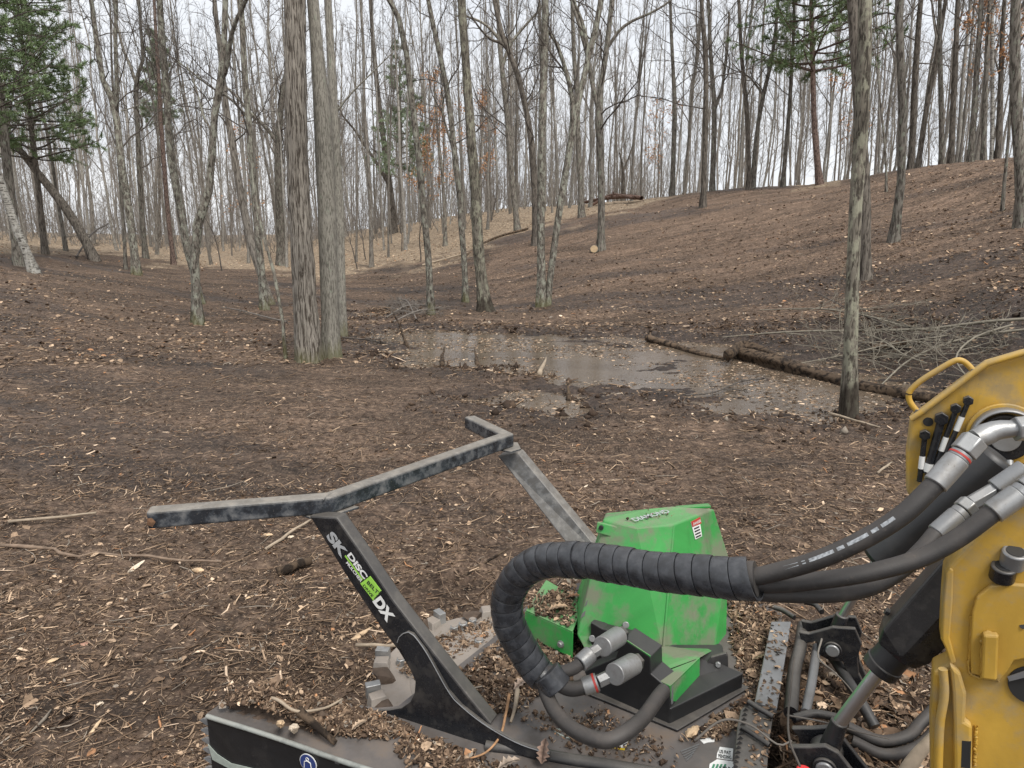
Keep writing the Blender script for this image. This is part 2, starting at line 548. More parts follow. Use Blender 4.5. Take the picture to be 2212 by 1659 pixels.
M_PIECE = piece_mat('wood_and_leaf_pieces')
M_BARK = bark_mat('grey_bark', (0.07, 0.06, 0.05), (0.215, 0.195, 0.167), ridge=(22, 22, 4))
M_BARK_DK = bark_mat('dark_bark', (0.058, 0.049, 0.041), (0.165, 0.145, 0.122), lich=0.36, ridge=(22, 22, 4))
M_OAK = bark_mat('furrowed_oak_bark', (0.075, 0.062, 0.05), (0.31, 0.28, 0.24), lich=0.30, ridge=(40, 40, 3.6), bs_=1.0, moss=True, bdist=0.03)
M_ASH = bark_mat('fine_grey_ash_bark', (0.135, 0.125, 0.105), (0.29, 0.272, 0.232), lich=0.4, ridge=(60, 60, 9), bs_=0.8, moss=True, bdist=0.012)
M_LICHEN = bark_mat('lichened_bark', (0.058, 0.05, 0.041), (0.19, 0.17, 0.143), lichen=(0.33, 0.335, 0.275), lich=0.50, ridge=(26, 26, 8), moss=True)
M_WETB = bark_mat('bark_wet_at_foot', (0.065, 0.056, 0.045), (0.215, 0.193, 0.156), lichen=(0.35, 0.345, 0.26), lich=0.5, ridge=(34, 34, 6), wet=True)
M_RED = bark_mat('reddish_pine_bark', (0.065, 0.045, 0.038), (0.19, 0.138, 0.115), lich=0.25, ridge=(24, 24, 9))
M_BIRCH = bark_mat('birch_bark', (0.05, 0.043, 0.038), (0.33, 0.315, 0.28), lichen=(0.38, 0.37, 0.34), lich=0.5, ridge=(5, 5, 34), bs_=0.4)
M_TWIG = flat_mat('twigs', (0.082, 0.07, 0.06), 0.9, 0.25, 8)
M_BARK_FAR = bark_mat('haze_paled_grey_bark', (0.15, 0.135, 0.118), (0.33, 0.31, 0.278), lichen=(0.38, 0.385, 0.345), ridge=(22, 22, 4))  # haze over the background trunks is put into this lighter bark
M_BARK_FAR2 = bark_mat('haze_paled_brown_bark', (0.10, 0.088, 0.075), (0.25, 0.225, 0.195), lichen=(0.33, 0.335, 0.29), ridge=(22, 22, 4))  # browner background bark, likewise lightened in place of haze
M_TWIG_F = flat_mat('haze_paled_twigs', (0.21, 0.19, 0.168), 0.9, 0.25, 1)  # background twigs lightened in colour to stand in for haze
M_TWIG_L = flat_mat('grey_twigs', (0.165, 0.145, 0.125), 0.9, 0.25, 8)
M_LOG = bark_mat('rotten_log', (0.022, 0.016, 0.012), (0.105, 0.074, 0.05), lichen=(0.07, 0.07, 0.03), lich=0.35, ridge=(12, 12, 12))
M_DEADW = flat_mat('bare_dead_wood', (0.30, 0.24, 0.175), 0.85, 0.3, 12)
M_CUT = flat_mat('fresh_cut_wood', (0.40, 0.29, 0.17), 0.8, 0.15, 12)
M_BLACK = paint_mat('black_paint', (0.013, 0.014, 0.017), dust=(0.19, 0.17, 0.145), rough=0.27, dustiness=0.32, topdust=0.5, scale=16)
M_BLACK2 = paint_mat('black_paint_scratched', (0.015, 0.016, 0.018), dust=(0.11, 0.10, 0.09), rough=0.38, dustiness=0.22, topdust=0.3)
M_BAR = paint_mat('dusty_bar_paint', (0.020, 0.023, 0.028), worn=(0.13, 0.15, 0.175), dust=(0.27, 0.24, 0.20), rough=0.26, dustiness=0.55, topdust=0.75, wear=0.42, scale=20)
M_GREEN = paint_mat('green_paint', (0.038, 0.33, 0.068), worn=(0.055, 0.40, 0.095), dust=(0.165, 0.185, 0.12), rough=0.38, dustiness=0.85, topdust=0.62, scale=5, chips=(.05, .045, .035))
M_YEL = paint_mat('yellow_paint', (0.50, 0.305, 0.05), worn=(0.40, 0.21, 0.028), dust=(0.33, 0.25, 0.13), rough=0.42, dustiness=0.75, topdust=0.5, scale=6, chips=(.09, .06, .03))
M_STEEL = paint_mat('worn_steel', (0.30, 0.31, 0.32), dust=(0.17, 0.14, 0.11), rough=0.34, dustiness=0.45, metallic=0.55, topdust=0.3)
M_ZINC = paint_mat('zinc_fitting', (0.36, 0.365, 0.365), dust=(0.17, 0.145, 0.12), rough=0.36, dustiness=0.75, metallic=0.65, topdust=0.25, scale=16)
M_CHROME = flat_mat('chrome_rod', (0.62, 0.64, 0.67), 0.28, 0.05, 20, 1.0)
M_DISC = paint_mat('muddy_disc_steel', (0.30, 0.27, 0.24), worn=(0.46, 0.43, 0.39), dust=(0.20, 0.155, 0.12), rough=0.45, dustiness=0.7, topdust=0.45, scale=11, metallic=0.1)
M_DECK = paint_mat('worn_deck_plate', (0.032, 0.036, 0.042), worn=(0.14, 0.15, 0.165), dust=(0.15, 0.112, 0.082), rough=0.4, dustiness=1.0, topdust=0.5, scale=5, wear=0.5)
M_RUB = paint_mat('hose_rubber', (0.028, 0.027, 0.027), dust=(0.12, 0.10, 0.085), rough=0.5, dustiness=0.5, topdust=0.4, scale=12)
M_WRAP = paint_mat('spiral_wrap_plastic', (0.020, 0.022, 0.026), worn=(0.055, 0.062, 0.075), dust=(0.13, 0.12, 0.11), rough=0.27, dustiness=0.32, topdust=0.2, scale=24, wear=.45)
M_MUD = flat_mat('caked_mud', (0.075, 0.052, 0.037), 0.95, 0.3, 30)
M_WHITE = flat_mat('white_print', (0.72, 0.72, 0.70), 0.5, 0.08)
M_GREYP = flat_mat('grey_print', (0.36, 0.37, 0.38), 0.5, 0.12)
M_LIME = flat_mat('lime_print', (0.30, 0.60, 0.08), 0.5, 0.08)
M_INK = flat_mat('black_ink', (0.02, 0.02, 0.02), 0.6, 0.05)
M_REDP = flat_mat('red_print', (0.42, 0.04, 0.03), 0.5, 0.1)
M_YELP = flat_mat('yellow_print', (0.70, 0.50, 0.03), 0.5, 0.1)
M_BLUEP = flat_mat('blue_print', (0.025, 0.045, 0.17), 0.5, 0.1)
M_SERR = paint_mat('serrated_steel', (0.16, 0.165, 0.17), worn=(.3, .31, .32), dust=(.17, .14, .11), rough=.45, dustiness=.5, scale=14)
M_RIM = paint_mat('scraped_rim', (0.035, 0.037, 0.04), worn=(0.36, 0.385, 0.36), dust=(0.2, 0.17, 0.14), rough=.5, dustiness=.5, scale=9, wear=.62, topdust=.3)
M_REDPL = flat_mat('red_plastic', (0.55, 0.03, 0.03), 0.4, 0.05)
M_PALEP = flat_mat('pale_green_undercoat', (0.30, 0.335, 0.30), 0.6, 0.2)

def ground_mat():
    m, N, L, B = new_mat('churned_soil')
    geo = N.new('ShaderNodeNewGeometry')
    pos = geo.outputs['Position']
    def vm(s):
        mp = N.new('ShaderNodeMapping'); mp.inputs['Scale'].default_value = s; L.new(pos, mp.inputs['Vector']); return mp.outputs['Vector']
    a = nz(N, L, 1.0, 8, vm((16, 16, 16)), 0.7)
    soil = ramp(N, L, a, [(0.30, (0.032, 0.021, 0.015)), (0.50, (0.092, 0.062, 0.044)), (0.70, (0.19, 0.134, 0.094))])
    b = nz(N, L, 1.0, 5, vm((0.30, 0.75, 1)), 0.6, 0.8)
    soil = mixc(N, L, 1.0, soil, ramp(N, L, b, [(0.32, 0.62), (0.6, 1.15)]), 'MULTIPLY')
    # matted fibres: strong light and dark flecks of several sizes, and drag lines along the slope
    f1 = nz(N, L, 1.0, 7, vm((7, 13, 10)), 0.85)
    soil = mixc(N, L, 1.0, soil, ramp(N, L, f1, [(0.38, 0.45), (0.5, 1.0), (0.62, 1.75)]), 'MULTIPLY')
    mp = N.new('ShaderNodeMapping'); mp.inputs['Scale'].default_value = (0.22, 3.2, 1); mp.inputs['Rotation'].default_value = (0, 0, math.radians(-28)); L.new(pos, mp.inputs['Vector'])
    f2 = nz(N, L, 1.0, 6, mp.outputs['Vector'], 0.75)
    soil = mixc(N, L, 1.0, soil, ramp(N, L, f2, [(0.40, 0.60), (0.52, 1.0), (0.66, 1.25)]), 'MULTIPLY')
    # splinters too small or far to be pieces of their own
    v = N.new('ShaderNodeTexVoronoi'); v.inputs['Scale'].default_value = 1.0; L.new(vm((34, 95, 60)), v.inputs['Vector'])
    sp = N.new('ShaderNodeSeparateXYZ'); L.new(v.outputs['Color'], sp.inputs[0])
    k = ramp(N, L, sp.outputs['X'], [(0.58, 0), (0.63, 1)])
    near = ramp(N, L, v.outputs['Distance'], [(0.30, 1), (0.42, 0)])
    k = mathn(N, L, 'MULTIPLY', k, near)
    soil = mixc(N, L, mathn(N, L, 'MULTIPLY', k, 0.6), soil, mixc(N, L, sp.outputs['Y'], (0.15, 0.108, 0.075), (0.42, 0.31, 0.22)))
    lit = nz(N, L, 1.0, 6, vm((6, 9, 9)), 0.8)
    litter = ramp(N, L, lit, [(0.36, (0.08, 0.056, 0.038)), (0.5, (0.235, 0.175, 0.118)), (0.64, (0.46, 0.37, 0.265))])
    at = N.new('ShaderNodeVertexColor'); at.layer_name = 'piece'
    s2 = N.new('ShaderNodeSeparateColor'); L.new(at.outputs['Color'], s2.inputs[0])
    c = mixc(N, L, s2.outputs[0], soil, litter)
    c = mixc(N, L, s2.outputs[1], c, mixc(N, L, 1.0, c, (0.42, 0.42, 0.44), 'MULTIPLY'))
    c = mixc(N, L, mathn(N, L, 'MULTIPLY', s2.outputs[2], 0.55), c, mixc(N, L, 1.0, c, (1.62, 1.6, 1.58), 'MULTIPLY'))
    L.new(c, B.inputs['Base Color'])
    r = mathn(N, L, 'SUBTRACT', 0.95, mathn(N, L, 'MULTIPLY', s2.outputs[1], 0.45))
    L.new(r, B.inputs['Roughness'])
    B.inputs['Specular IOR Level'].default_value = 0.3
    h = nz(N, L, 1.0, 6, vm((38, 38, 38)), 0.75)
    bump(N, L, B, h, 0.9, 0.02)
    return m
M_GROUND = ground_mat()

# ------------------------------------------------------------------ ground
LIT_PX = [(-400, 540), (0, 545), (200, 548), (300, 560), (450, 578), (600, 596), (700, 600), (800, 592), (950, 556), (1100, 520), (1300, 462), (1450, 424), (1600, 400), (1750, 385)]
_lt, _ld = [], []
for a, b in LIT_PX:
    h = ground_hit(a, b, 20, 70)
    _lt.append(math.atan2(h[0], h[1])); _ld.append(math.hypot(h[0], h[1]))
def litter_mask(x, y):
    th = np.arctan2(x, y); D = np.hypot(x, y)
    b = np.interp(th, _lt, _ld)
    b = np.where(th > 0.42, 60, b)
    b = b + 6.5 * fbm(x * 0.3, y * 0.3, 5, 77, .6)
    return np.clip((D - b) / 3.0 + 0.5 + 1.2 * fbm(x * 1.6, y * 1.6, 3, 79), 0, 1)
def streak_mask(x, y):
    """dark strips where the machine has just run"""
    a = math.radians(24)
    u = x * math.cos(a) - y * math.sin(a); v = x * math.sin(a) + y * math.cos(a)
    n = fbm(u * 0.10, v * 0.7, 4, 90)
    return np.clip(n * 4.0 - 0.35, 0, 1)

def build_ground():
    th = np.concatenate([np.linspace(-math.pi, -0.92, 26)[:-1], np.linspace(-0.92, 0.92, 660), np.linspace(0.92, math.pi, 26)[1:-1]])
    Dr = np.concatenate([[0.05, 0.4, 0.8, 1.2], np.geomspace(1.5, 75, 470), np.geomspace(77, 260, 24)])
    T, R = np.meshgrid(th, Dr)
    X = R * np.sin(T); Y = R * np.cos(T)
    Z = terrain(X, Y, True)
    nr, nc = X.shape
    V = np.stack([X.ravel(), Y.ravel(), Z.ravel()], 1)
    i = np.arange(nr - 1)[:, None]; j = np.arange(nc)[None, :]
    F = np.stack([i * nc + j, (i + 1) * nc + j, (i + 1) * nc + (j + 1) % nc, i * nc + (j + 1) % nc], -1).reshape(-1, 4)
    F = F[:, ::-1]
    x, y = V[:, 0], V[:, 1]
    c = np.zeros((len(V), 3))
    c[:, 0] = litter_mask(x, y)
    D = np.hypot(x, y)
    w = np.full(len(x), 9.0); mm = (D > 6) & (D < 28) & (y > 0)
    w[mm] = wetness(x[mm], y[mm])
    c[:, 1] = np.maximum(np.clip(1 - (w - 0.1) / 1.1, 0, 1), 0.75 * streak_mask(x, y) * (1 - c[:, 0]))
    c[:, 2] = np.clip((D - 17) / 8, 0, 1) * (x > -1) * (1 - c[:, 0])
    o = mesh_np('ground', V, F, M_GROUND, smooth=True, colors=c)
    tag(o, 'churned dark brown soil and wood mulch rising to a slope', kind='structure')
    return o
build_ground()

def water_mat():
    m, N, L, B = new_mat('muddy_water')
    v = vecs(N, L)
    n = nz(N, L, 0.9, 4, v)
    L.new(ramp(N, L, n, [(0.3, (0.085, 0.064, 0.046)), (0.7, (0.15, 0.118, 0.088))]), B.inputs['Base Color'])
    B.inputs['Roughness'].default_value = 0.05
    B.inputs['IOR'].default_value = 1.33
    bump(N, L, B, nz(N, L, 9, 5, v, 0.7), 0.45, 0.007)
    return m
pb = np.vstack([POND] + PUDS)
x0, y0 = pb.min(0) - 1.0; x1, y1 = pb.max(0) + 0.8
gx, gy = np.meshgrid(np.linspace(x0, x1, 130), np.linspace(y0, y1, 110))
wv = np.stack([gx.ravel(), gy.ravel(), np.full(gx.size, WATER_Z)], 1)
ii = np.arange(109)[:, None] * 130 + np.arange(129)[None]
ww = wetness(gx, gy) < 0.75
keep = (ww[:-1, :-1] | ww[1:, 1:] | ww[1:, :-1] | ww[:-1, 1:]).ravel()
wf = np.stack([ii, ii + 1, ii + 131, ii + 130], -1).reshape(-1, 4)[keep]
tag(mesh_np('pond_water', wv, wf, water_mat(), smooth=True), 'shallow muddy brown water flooding the hollow', kind='structure')

# ------------------------------------------------------------------ scattered splinters, leaves and crumbs (nobody could count them)
PAL = np.array([(0.055, 0.038, 0.028), (0.10, 0.070, 0.050), (0.165, 0.118, 0.084), (0.25, 0.185, 0.132), (0.36, 0.27, 0.195), (0.50, 0.385, 0.28), (0.66, 0.53, 0.41), (0.25, 0.225, 0.195), (0.36, 0.20, 0.11)])
def pick_colors(n, w, rng):
    i = rng.choice(len(PAL), n, p=np.array(w) / sum(w))
    return PAL[i] * rng.uniform(0.75, 1.2, (n, 1)) * np.array([1.08, 1.02, .95])

def frames(n, rng, tilt, yaw=None):
    yaw = rng.uniform(0, 2 * np.pi, n) if yaw is None else yaw
    p = rng.normal(0, tilt, n); r = rng.normal(0, 0.5, n)
    d = np.stack([np.cos(yaw) * np.cos(p), np.sin(yaw) * np.cos(p), np.sin(p)], 1)
    s = np.stack([-np.sin(yaw), np.cos(yaw), np.zeros(n)], 1)
    u = np.cross(d, s)
    s2 = s * np.cos(r)[:, None] + u * np.sin(r)[:, None]
    u2 = np.cross(d, s2)
    return d, s2, u2

def splinters(pos, L, W, H, col, rng, tilt=0.25, yaw=None, bend=0.12):
    """pointed slivers: a bent three-sided body, 10 triangles each"""
    n = len(pos)
    d, s, u = frames(n, rng, tilt, yaw)
    b = (rng.normal(0, bend, n) * L)[:, None]
    taper = rng.uniform(0.15, 0.9, (n, 2))
    rings = []
    for q, (t, k) in enumerate(((-0.5, taper[:, 0]), (rng.uniform(-.2, .2, n), np.ones(n)), (0.5, taper[:, 1]))):
        t = np.broadcast_to(t, (n,))
        off = b if q == 1 else 0
        c = pos + d * (t * L)[:, None] + s * off
        w = (W * k / 2)[:, None]; h = (H * k)[:, None]
        rings += [c - s * w - u * h * .3, c + s * w - u * h * .3, c + u * h * .7]
    V = np.stack(rings, 1)                         # n,9,3
    f = np.array([[0, 1, 4, 3], [1, 2, 5, 4], [2, 0, 3, 5], [3, 4, 7, 6], [4, 5, 8, 7], [5, 3, 6, 8]])
    F = (f[None] + (np.arange(n) * 9)[:, None, None]).reshape(-1, 4)
    return V.reshape(-1, 3), F, np.repeat(col, 9, 0)

def flakes(pos, L, W, col, rng, tilt=0.3, curl=0.25):
    """leaves and thin chips: a folded six-point leaf"""
    n = len(pos)
    d, s, u = frames(n, rng, tilt)
    L = L[:, None]; W = W[:, None]
    c = (rng.normal(0, curl, n))[:, None] * W
    j = lambda: rng.uniform(0.6, 1.25, (n, 1))
    V = np.stack([pos - d * L * .5, pos - d * L * .12 + s * W * .5 * j() + u * c, pos + d * L * .25 + s * W * .42 * j() + u * c * .7, pos + d * L * .5 + u * c * .4,
                  pos + d * L * .22 - s * W * .42 * j() + u * c, pos - d * L * .15 - s * W * .5 * j() + u * c * .8], 1)
    f = np.array([[0, 1, 2, 3], [0, 3, 4, 5]])
    F = (f[None] + (np.arange(n) * 6)[:, None, None]).reshape(-1, 4)
    return V.reshape(-1, 3), F, np.repeat(col, 6, 0)

def clods(pos, S, col, rng):
    n = len(pos)
    base = np.array([(1, 0, 0), (-1, 0, 0), (0, 1, 0), (0, -1, 0), (0, 0, 1), (0, 0, -1)], float)
    V = pos[:, None] + base[None] * S[:, None, None] * rng.uniform(0.5, 1.3, (n, 6, 3)) + rng.normal(0, 0.2, (n, 6, 3)) * S[:, None, None]
    f = np.array([[0, 2, 4], [2, 1, 4], [1, 3, 4], [3, 0, 4], [2, 0, 5], [1, 2, 5], [3, 1, 5], [0, 3, 5]])
    F = (f[None] + (np.arange(n) * 6)[:, None, None]).reshape(-1, 3)
    return V.reshape(-1, 3), F, np.repeat(col, 6, 0)

def screen_scatter(n, y0, y1, rng, dlo=1.6, dhi=75):
    """places on the ground, spread so that they look equally dense from the photographer's side"""
    px = rng.uniform(-260, 2480, n); py = rng.uniform(y0, y1, n)
    u, v = px - 1106, 829.5 - py
    yy = FPX * CP + v * SP; zz = v * CP - FPX * SP
    h = np.hypot(u, yy); sl = zz / h
    Ds = np.geomspace(dlo, dhi, 150)
    hit = np.full(n, np.nan); prev = None
    for D in Ds:
        g = EYE + D * sl - z_base(u / h * D, yy / h * D)
        if prev is not None:
            m = np.isnan(hit) & (g < 0)
            hit[m] = pD + (D - pD) * (prev[m] / (prev[m] - g[m] + 1e-9))
        prev, pD = g, D
    ok = ~np.isnan(hit)
    D = hit[ok]; X = u[ok] / h[ok] * D; Y = yy[ok] / h[ok] * D
    X = X + rng.normal(0, 0.02, len(X)); Y = Y + rng.normal(0, 0.02, len(Y))
    return X, Y, np.hypot(X, Y)

def emit(name, parts, label, cat=None, kind='stuff'):
    Vs, Cs, off, F3, F4 = [], [], 0, [], []
    for V, F, C in parts:
        Vs.append(V); Cs.append(C)
        (F3 if F.shape[1] == 3 else F4).append(F + off); off += len(V)
    Fl = []
    if F4: Fl.append(np.vstack(F4))
    if F3: Fl.append(np.vstack(F3))
    o = mesh_np(name, np.vstack(Vs), Fl, M_PIECE, colors=np.vstack(Cs))
    return tag(o, label, cat, kind=kind)

def hollow(X, Y):
    return wetness(X, Y)

def scatter_ground():
    rng = np.random.default_rng(3)
    # --- mulch in reach of the eye
    X, Y, D = screen_scatter(165000, 690, 1760, rng)
    w = hollow(X, Y)
    keep = (w > 0.15) | (rng.random(len(X)) < 0.15)
    X, Y, D = X[keep], Y[keep], D[keep]
    clump = fbm(X * 1.7, Y * 1.7, 3, 300)
    keep = rng.random(len(X)) < np.clip(0.66 + clump * 1.6, 0.16, 1)
    X, Y, D = X[keep], Y[keep], D[keep]
    Z = terrain(X, Y)
    n = len(X); pos = np.stack([X, Y, Z + 0.003], 1)
    kind = rng.random(n)
    a = kind < 0.70
    Ln = rng.lognormal(math.log(0.023), 0.62, n) * (0.75 + D / 16)
    Ln = np.clip(Ln, 0.006, 0.15)
    Wn = Ln * rng.uniform(0.05, 0.19, n)
    col = pick_colors(n, [9, 15, 22, 21, 17, 11, 4.6, 4, 3.0], rng)
    S = splinters(pos[a], Ln[a], np.clip(Wn[a], 0.0022, 0.02), np.clip(Wn[a] * .5, 0.0015, 0.012), col[a], rng, 0.24)
    b = (kind >= 0.70) & (kind < 0.80)
    Lf = np.clip(Ln * 0.75, 0.012, 0.075)
    Fk = flakes(pos[b] + [0, 0, .004], Lf[b], Lf[b] * rng.uniform(.35, .8, b.sum()), col[b], rng, 0.35)
    c = kind >= 0.80
    dark = pick_colors(n, [10, 9, 4, 1, 0, 0, 0, 0, 0], rng) * 0.9
    Cd = clods(pos[c], np.clip(Ln[c] * .22, .003, .02), dark[c], rng)
    emit('mulch_litter', [S, Fk, Cd], 'shredded wood splinters, leaf bits and soil crumbs covering the near ground')
    # --- long fibres and twigs
    X, Y, D = screen_scatter(8500, 700, 1760, rng)
    keep = hollow(X, Y) > 0.0
    X, Y, D = X[keep], Y[keep], D[keep]
    Z = terrain(X, Y); n = len(X)
    L_ = rng.lognormal(math.log(0.11), 0.5, n) * (0.7 + D / 14)
    S = splinters(np.stack([X, Y, Z + 0.008], 1), L_, rng.uniform(0.0025, 0.007, n) * (0.8 + D / 10), rng.uniform(0.002, 0.005, n) * (0.8 + D / 10), pick_colors(n, [12, 24, 24, 14, 6, 2, .3, 6, 0], rng), rng, 0.10, bend=0.12)
    emit('twig_litter', [S], 'thin broken twigs and bark fibres strewn over the mulch')
    # --- the slope and the banks beyond the pond
    X, Y, D = screen_scatter(105000, 330, 790, rng, 9, 75)
    w = hollow(X, Y); lm = litter_mask(X, Y)
    dens = np.where(lm > 0.5, 1.0, 0.75)
    keep = ((w > 0.3) | (rng.random(len(X)) < 0.1)) & (rng.random(len(X)) < dens * np.clip(0.85 + fbm(X * .5, Y * .5, 3, 310), .15, 1))
    X, Y, D, lm = X[keep], Y[keep], D[keep], lm[keep]
    Z = terrain(X, Y); n = len(X); pos = np.stack([X, Y, Z + 0.01], 1)
    col = pick_colors(n, [7, 16, 26, 26, 16, 6, 1.0, 5, 2], rng)
    L_ = np.clip(rng.lognormal(math.log(0.06), 0.55, n), .02, .35)
    a = (lm < 0.5) & (rng.random(n) < 0.7)
    S = splinters(pos[a], L_[a], np.clip(L_[a] * .16, .008, .035), np.clip(L_[a] * .06, .004, .012), col[a], rng, .12)
    b = ~a
    colb = np.where(lm[:, None] > .5, pick_colors(n, [1, 4, 12, 22, 28, 18, 6, 5, 6], rng), col)
    Fk = flakes(pos[b] + [0, 0, .015], np.clip(L_[b], .04, .11), np.clip(L_[b] * .7, .03, .08), colb[b], rng, .22)
    emit('slope_litter', [S, Fk], 'chips and fallen brown leaves on the far slope and banks')
    # --- debris afloat on the pond
    n = 62000
    X = rng.uniform(x0, x1, n); Y = rng.uniform(y0, y1, n)
    w = hollow(X, Y)
    raft = fbm(X * .8 + 3, Y * 1.6, 4, 330)
    keep = (w < 0.25) & (raft + rng.normal(0, .06, n) > -0.05 - 0.28 * (w > -0.45))
    X, Y = X[keep], Y[keep]; n = len(X)
    pos = np.stack([X, Y, np.maximum(WATER_Z, terrain(X, Y)) + 0.003], 1)
    col = pick_colors(n, [3, 8, 14, 20, 18, 11, 5, 16, 2], rng)
    L_ = rng.uniform(.018, .075, n)
    Fk = flakes(pos, L_, L_ * rng.uniform(.15, .42, n), col, rng, .015, .02)
    a = rng.random(n) < .35
    S = splinters(pos[a] + [.03, .02, .002], L_[a] * 1.3, L_[a] * .12, L_[a] * .06, col[a] * .7, rng, .05)
    emit('floating_debris', [Fk, S], 'pale leaf and bark scraps floating on the muddy water')
    # --- black mud clods and soaked bits thrown up along the water's edge
    n = 60000
    X = rng.uniform(x0 - .5, x1 + 1, n); Y = rng.uniform(y0 - .8, y1 + .6, n)
    w = hollow(X, Y); lump = fbm(X * 1.3, Y * 1.3, 3, 350)
    keep = (w > -.35) & (w < .9) & (rng.random(n) < .10 + .5 * np.clip(lump * 3, 0, 1))
    X, Y = X[keep], Y[keep]; n = len(X)
    pos = np.stack([X, Y, np.maximum(terrain(X, Y), WATER_Z) + .006], 1)
    S_ = np.clip(rng.lognormal(math.log(.018), .6, n), .006, .075)
    Cd = clods(pos, S_, pick_colors(n, [14, 6, 1.5, .5, 0, 0, 0, .5, 0], rng) * .75, rng)
    a = rng.random(n) < .45
    Sp = splinters(pos[a] + [0, 0, .012], S_[a] * 7, S_[a] * .5, S_[a] * .3, pick_colors(n, [12, 14, 12, 8, 5, 2, .5, 4, 0], rng)[a], rng, .28)
    emit('shore_mud', [Cd, Sp], 'black mud clods and soaked twigs thrown up around the edge of the pond')
scatter_ground()

# ------------------------------------------------------------------ trees
def norm(a): return a / (np.linalg.norm(a, axis=-1, keepdims=True) + 1e-9)

def sprout(PT, R, K, t0, t1, Lrel, m, ang, up, jit, rng, rad_k=0.55, Labs=None, spread=None):
    """grow K children from each parent polyline; PT (M,n,3), R (M,n) -> children (M*K,m,3), radii"""
    M, n, _ = PT.shape
    t = (np.arange(K)[None] + rng.uniform(0, 1, (M, K))) / K * (t1 - t0) + t0
    f = t * (n - 1); i = np.clip(f.astype(int), 0, n - 2); g = (f - i)[..., None]
    mi = np.arange(M)[:, None]
    a = PT[mi, i] * (1 - g) + PT[mi, i + 1] * g
    T = norm(PT[mi, i + 1] - PT[mi, i])
    r = R[mi, i] * (1 - g[..., 0]) + R[mi, i + 1] * g[..., 0]
    rnd = rng.normal(0, 1, (M, K, 3))
    side = norm(rnd - T * (rnd * T).sum(-1, keepdims=True))
    th = np.radians(rng.normal(ang, 10, (M, K)))[..., None]
    d = norm(T * np.cos(th) + side * np.sin(th) + np.array([0, 0, up * 0.5]))
    plen = np.linalg.norm(np.diff(PT, axis=1), axis=2).sum(1)[:, None]
    L = (plen * Lrel if Labs is None else Labs) * (1.15 - 0.75 * (t - t0) / (t1 - t0 + 1e-6)) * rng.uniform(0.6, 1.3, (M, K))
    step = (L / (m - 1))[..., None]
    pts = [a]; dd = d
    for q in range(m - 1):
        dd = norm(dd + rng.normal(0, jit, (M, K, 3)) + np.array([0, 0, up * 0.17]))
        pts.append(pts[-1] + dd * step)
    C = np.stack(pts, 2).reshape(M * K, m, 3)
    r0 = np.minimum(r * rad_k, r * 0.9)
    r0 = np.minimum(r0, np.maximum(L * 0.014, 0.004)).reshape(-1, 1)
    RR = r0 * np.linspace(1, 0.25, m)[None]
    return C, np.maximum(RR, 0.0028)

def crown_mesh(PT, R, rng, K=(16, 6, 5), t0=0.4, t1=1.0, L1=None, ang=52, up=0.45, jit=0.24, minr=0.0, levels=3, extra=None, k1=.5):
    parts = []
    C1, R1 = sprout(PT, R, K[0], t0, t1, 0.3, 8, ang, up, jit, rng, k1, Labs=L1)
    if k1 < .5: R1 = R1 * .75
    if extra is not None:
        pass
    parts.append(tubes_arr(C1, np.maximum(R1, minr), 5))
    if levels > 1:
        C2, R2 = sprout(C1, R1, K[1], 0.2, 0.98, 0.42, 6, 42, up * .8, jit * 1.3, rng, 0.6)
        parts.append(tubes_arr(C2, np.maximum(R2, minr), 4))
        if levels > 2:
            C3, R3 = sprout(C2, R2, K[2], 0.15, 1.0, 0.45, 4, 38, up * .6, jit * 1.3, rng, 0.6)
            parts.append(tubes_arr(C3, np.maximum(R3, minr * .8), 3))
            if levels > 3:
                C4, R4 = sprout(C3, R3, 3, 0.2, 1.0, 0.6, 3, 36, up * .5, jit, rng, 0.7)
                parts.append(tubes_arr(C4, np.maximum(R4, minr * .7), 3))
    return merge(parts)

def leaf_quads(centres, size, rng, spread=0.0):
    n = len(centres)
    c = centres + rng.normal(0, 1, (n, 3)) * spread
    a = norm(rng.normal(0, 1, (n, 3))); b = norm(np.cross(a, rng.normal(0, 1, (n, 3))))
    s = (size * rng.uniform(.6, 1.3, n))[:, None]
    V = np.stack([c - a * s, c + b * s * .45, c + a * s, c - b * s * .45], 1).reshape(-1, 3)
    F = np.arange(n * 4).reshape(-1, 4)
    return V, F

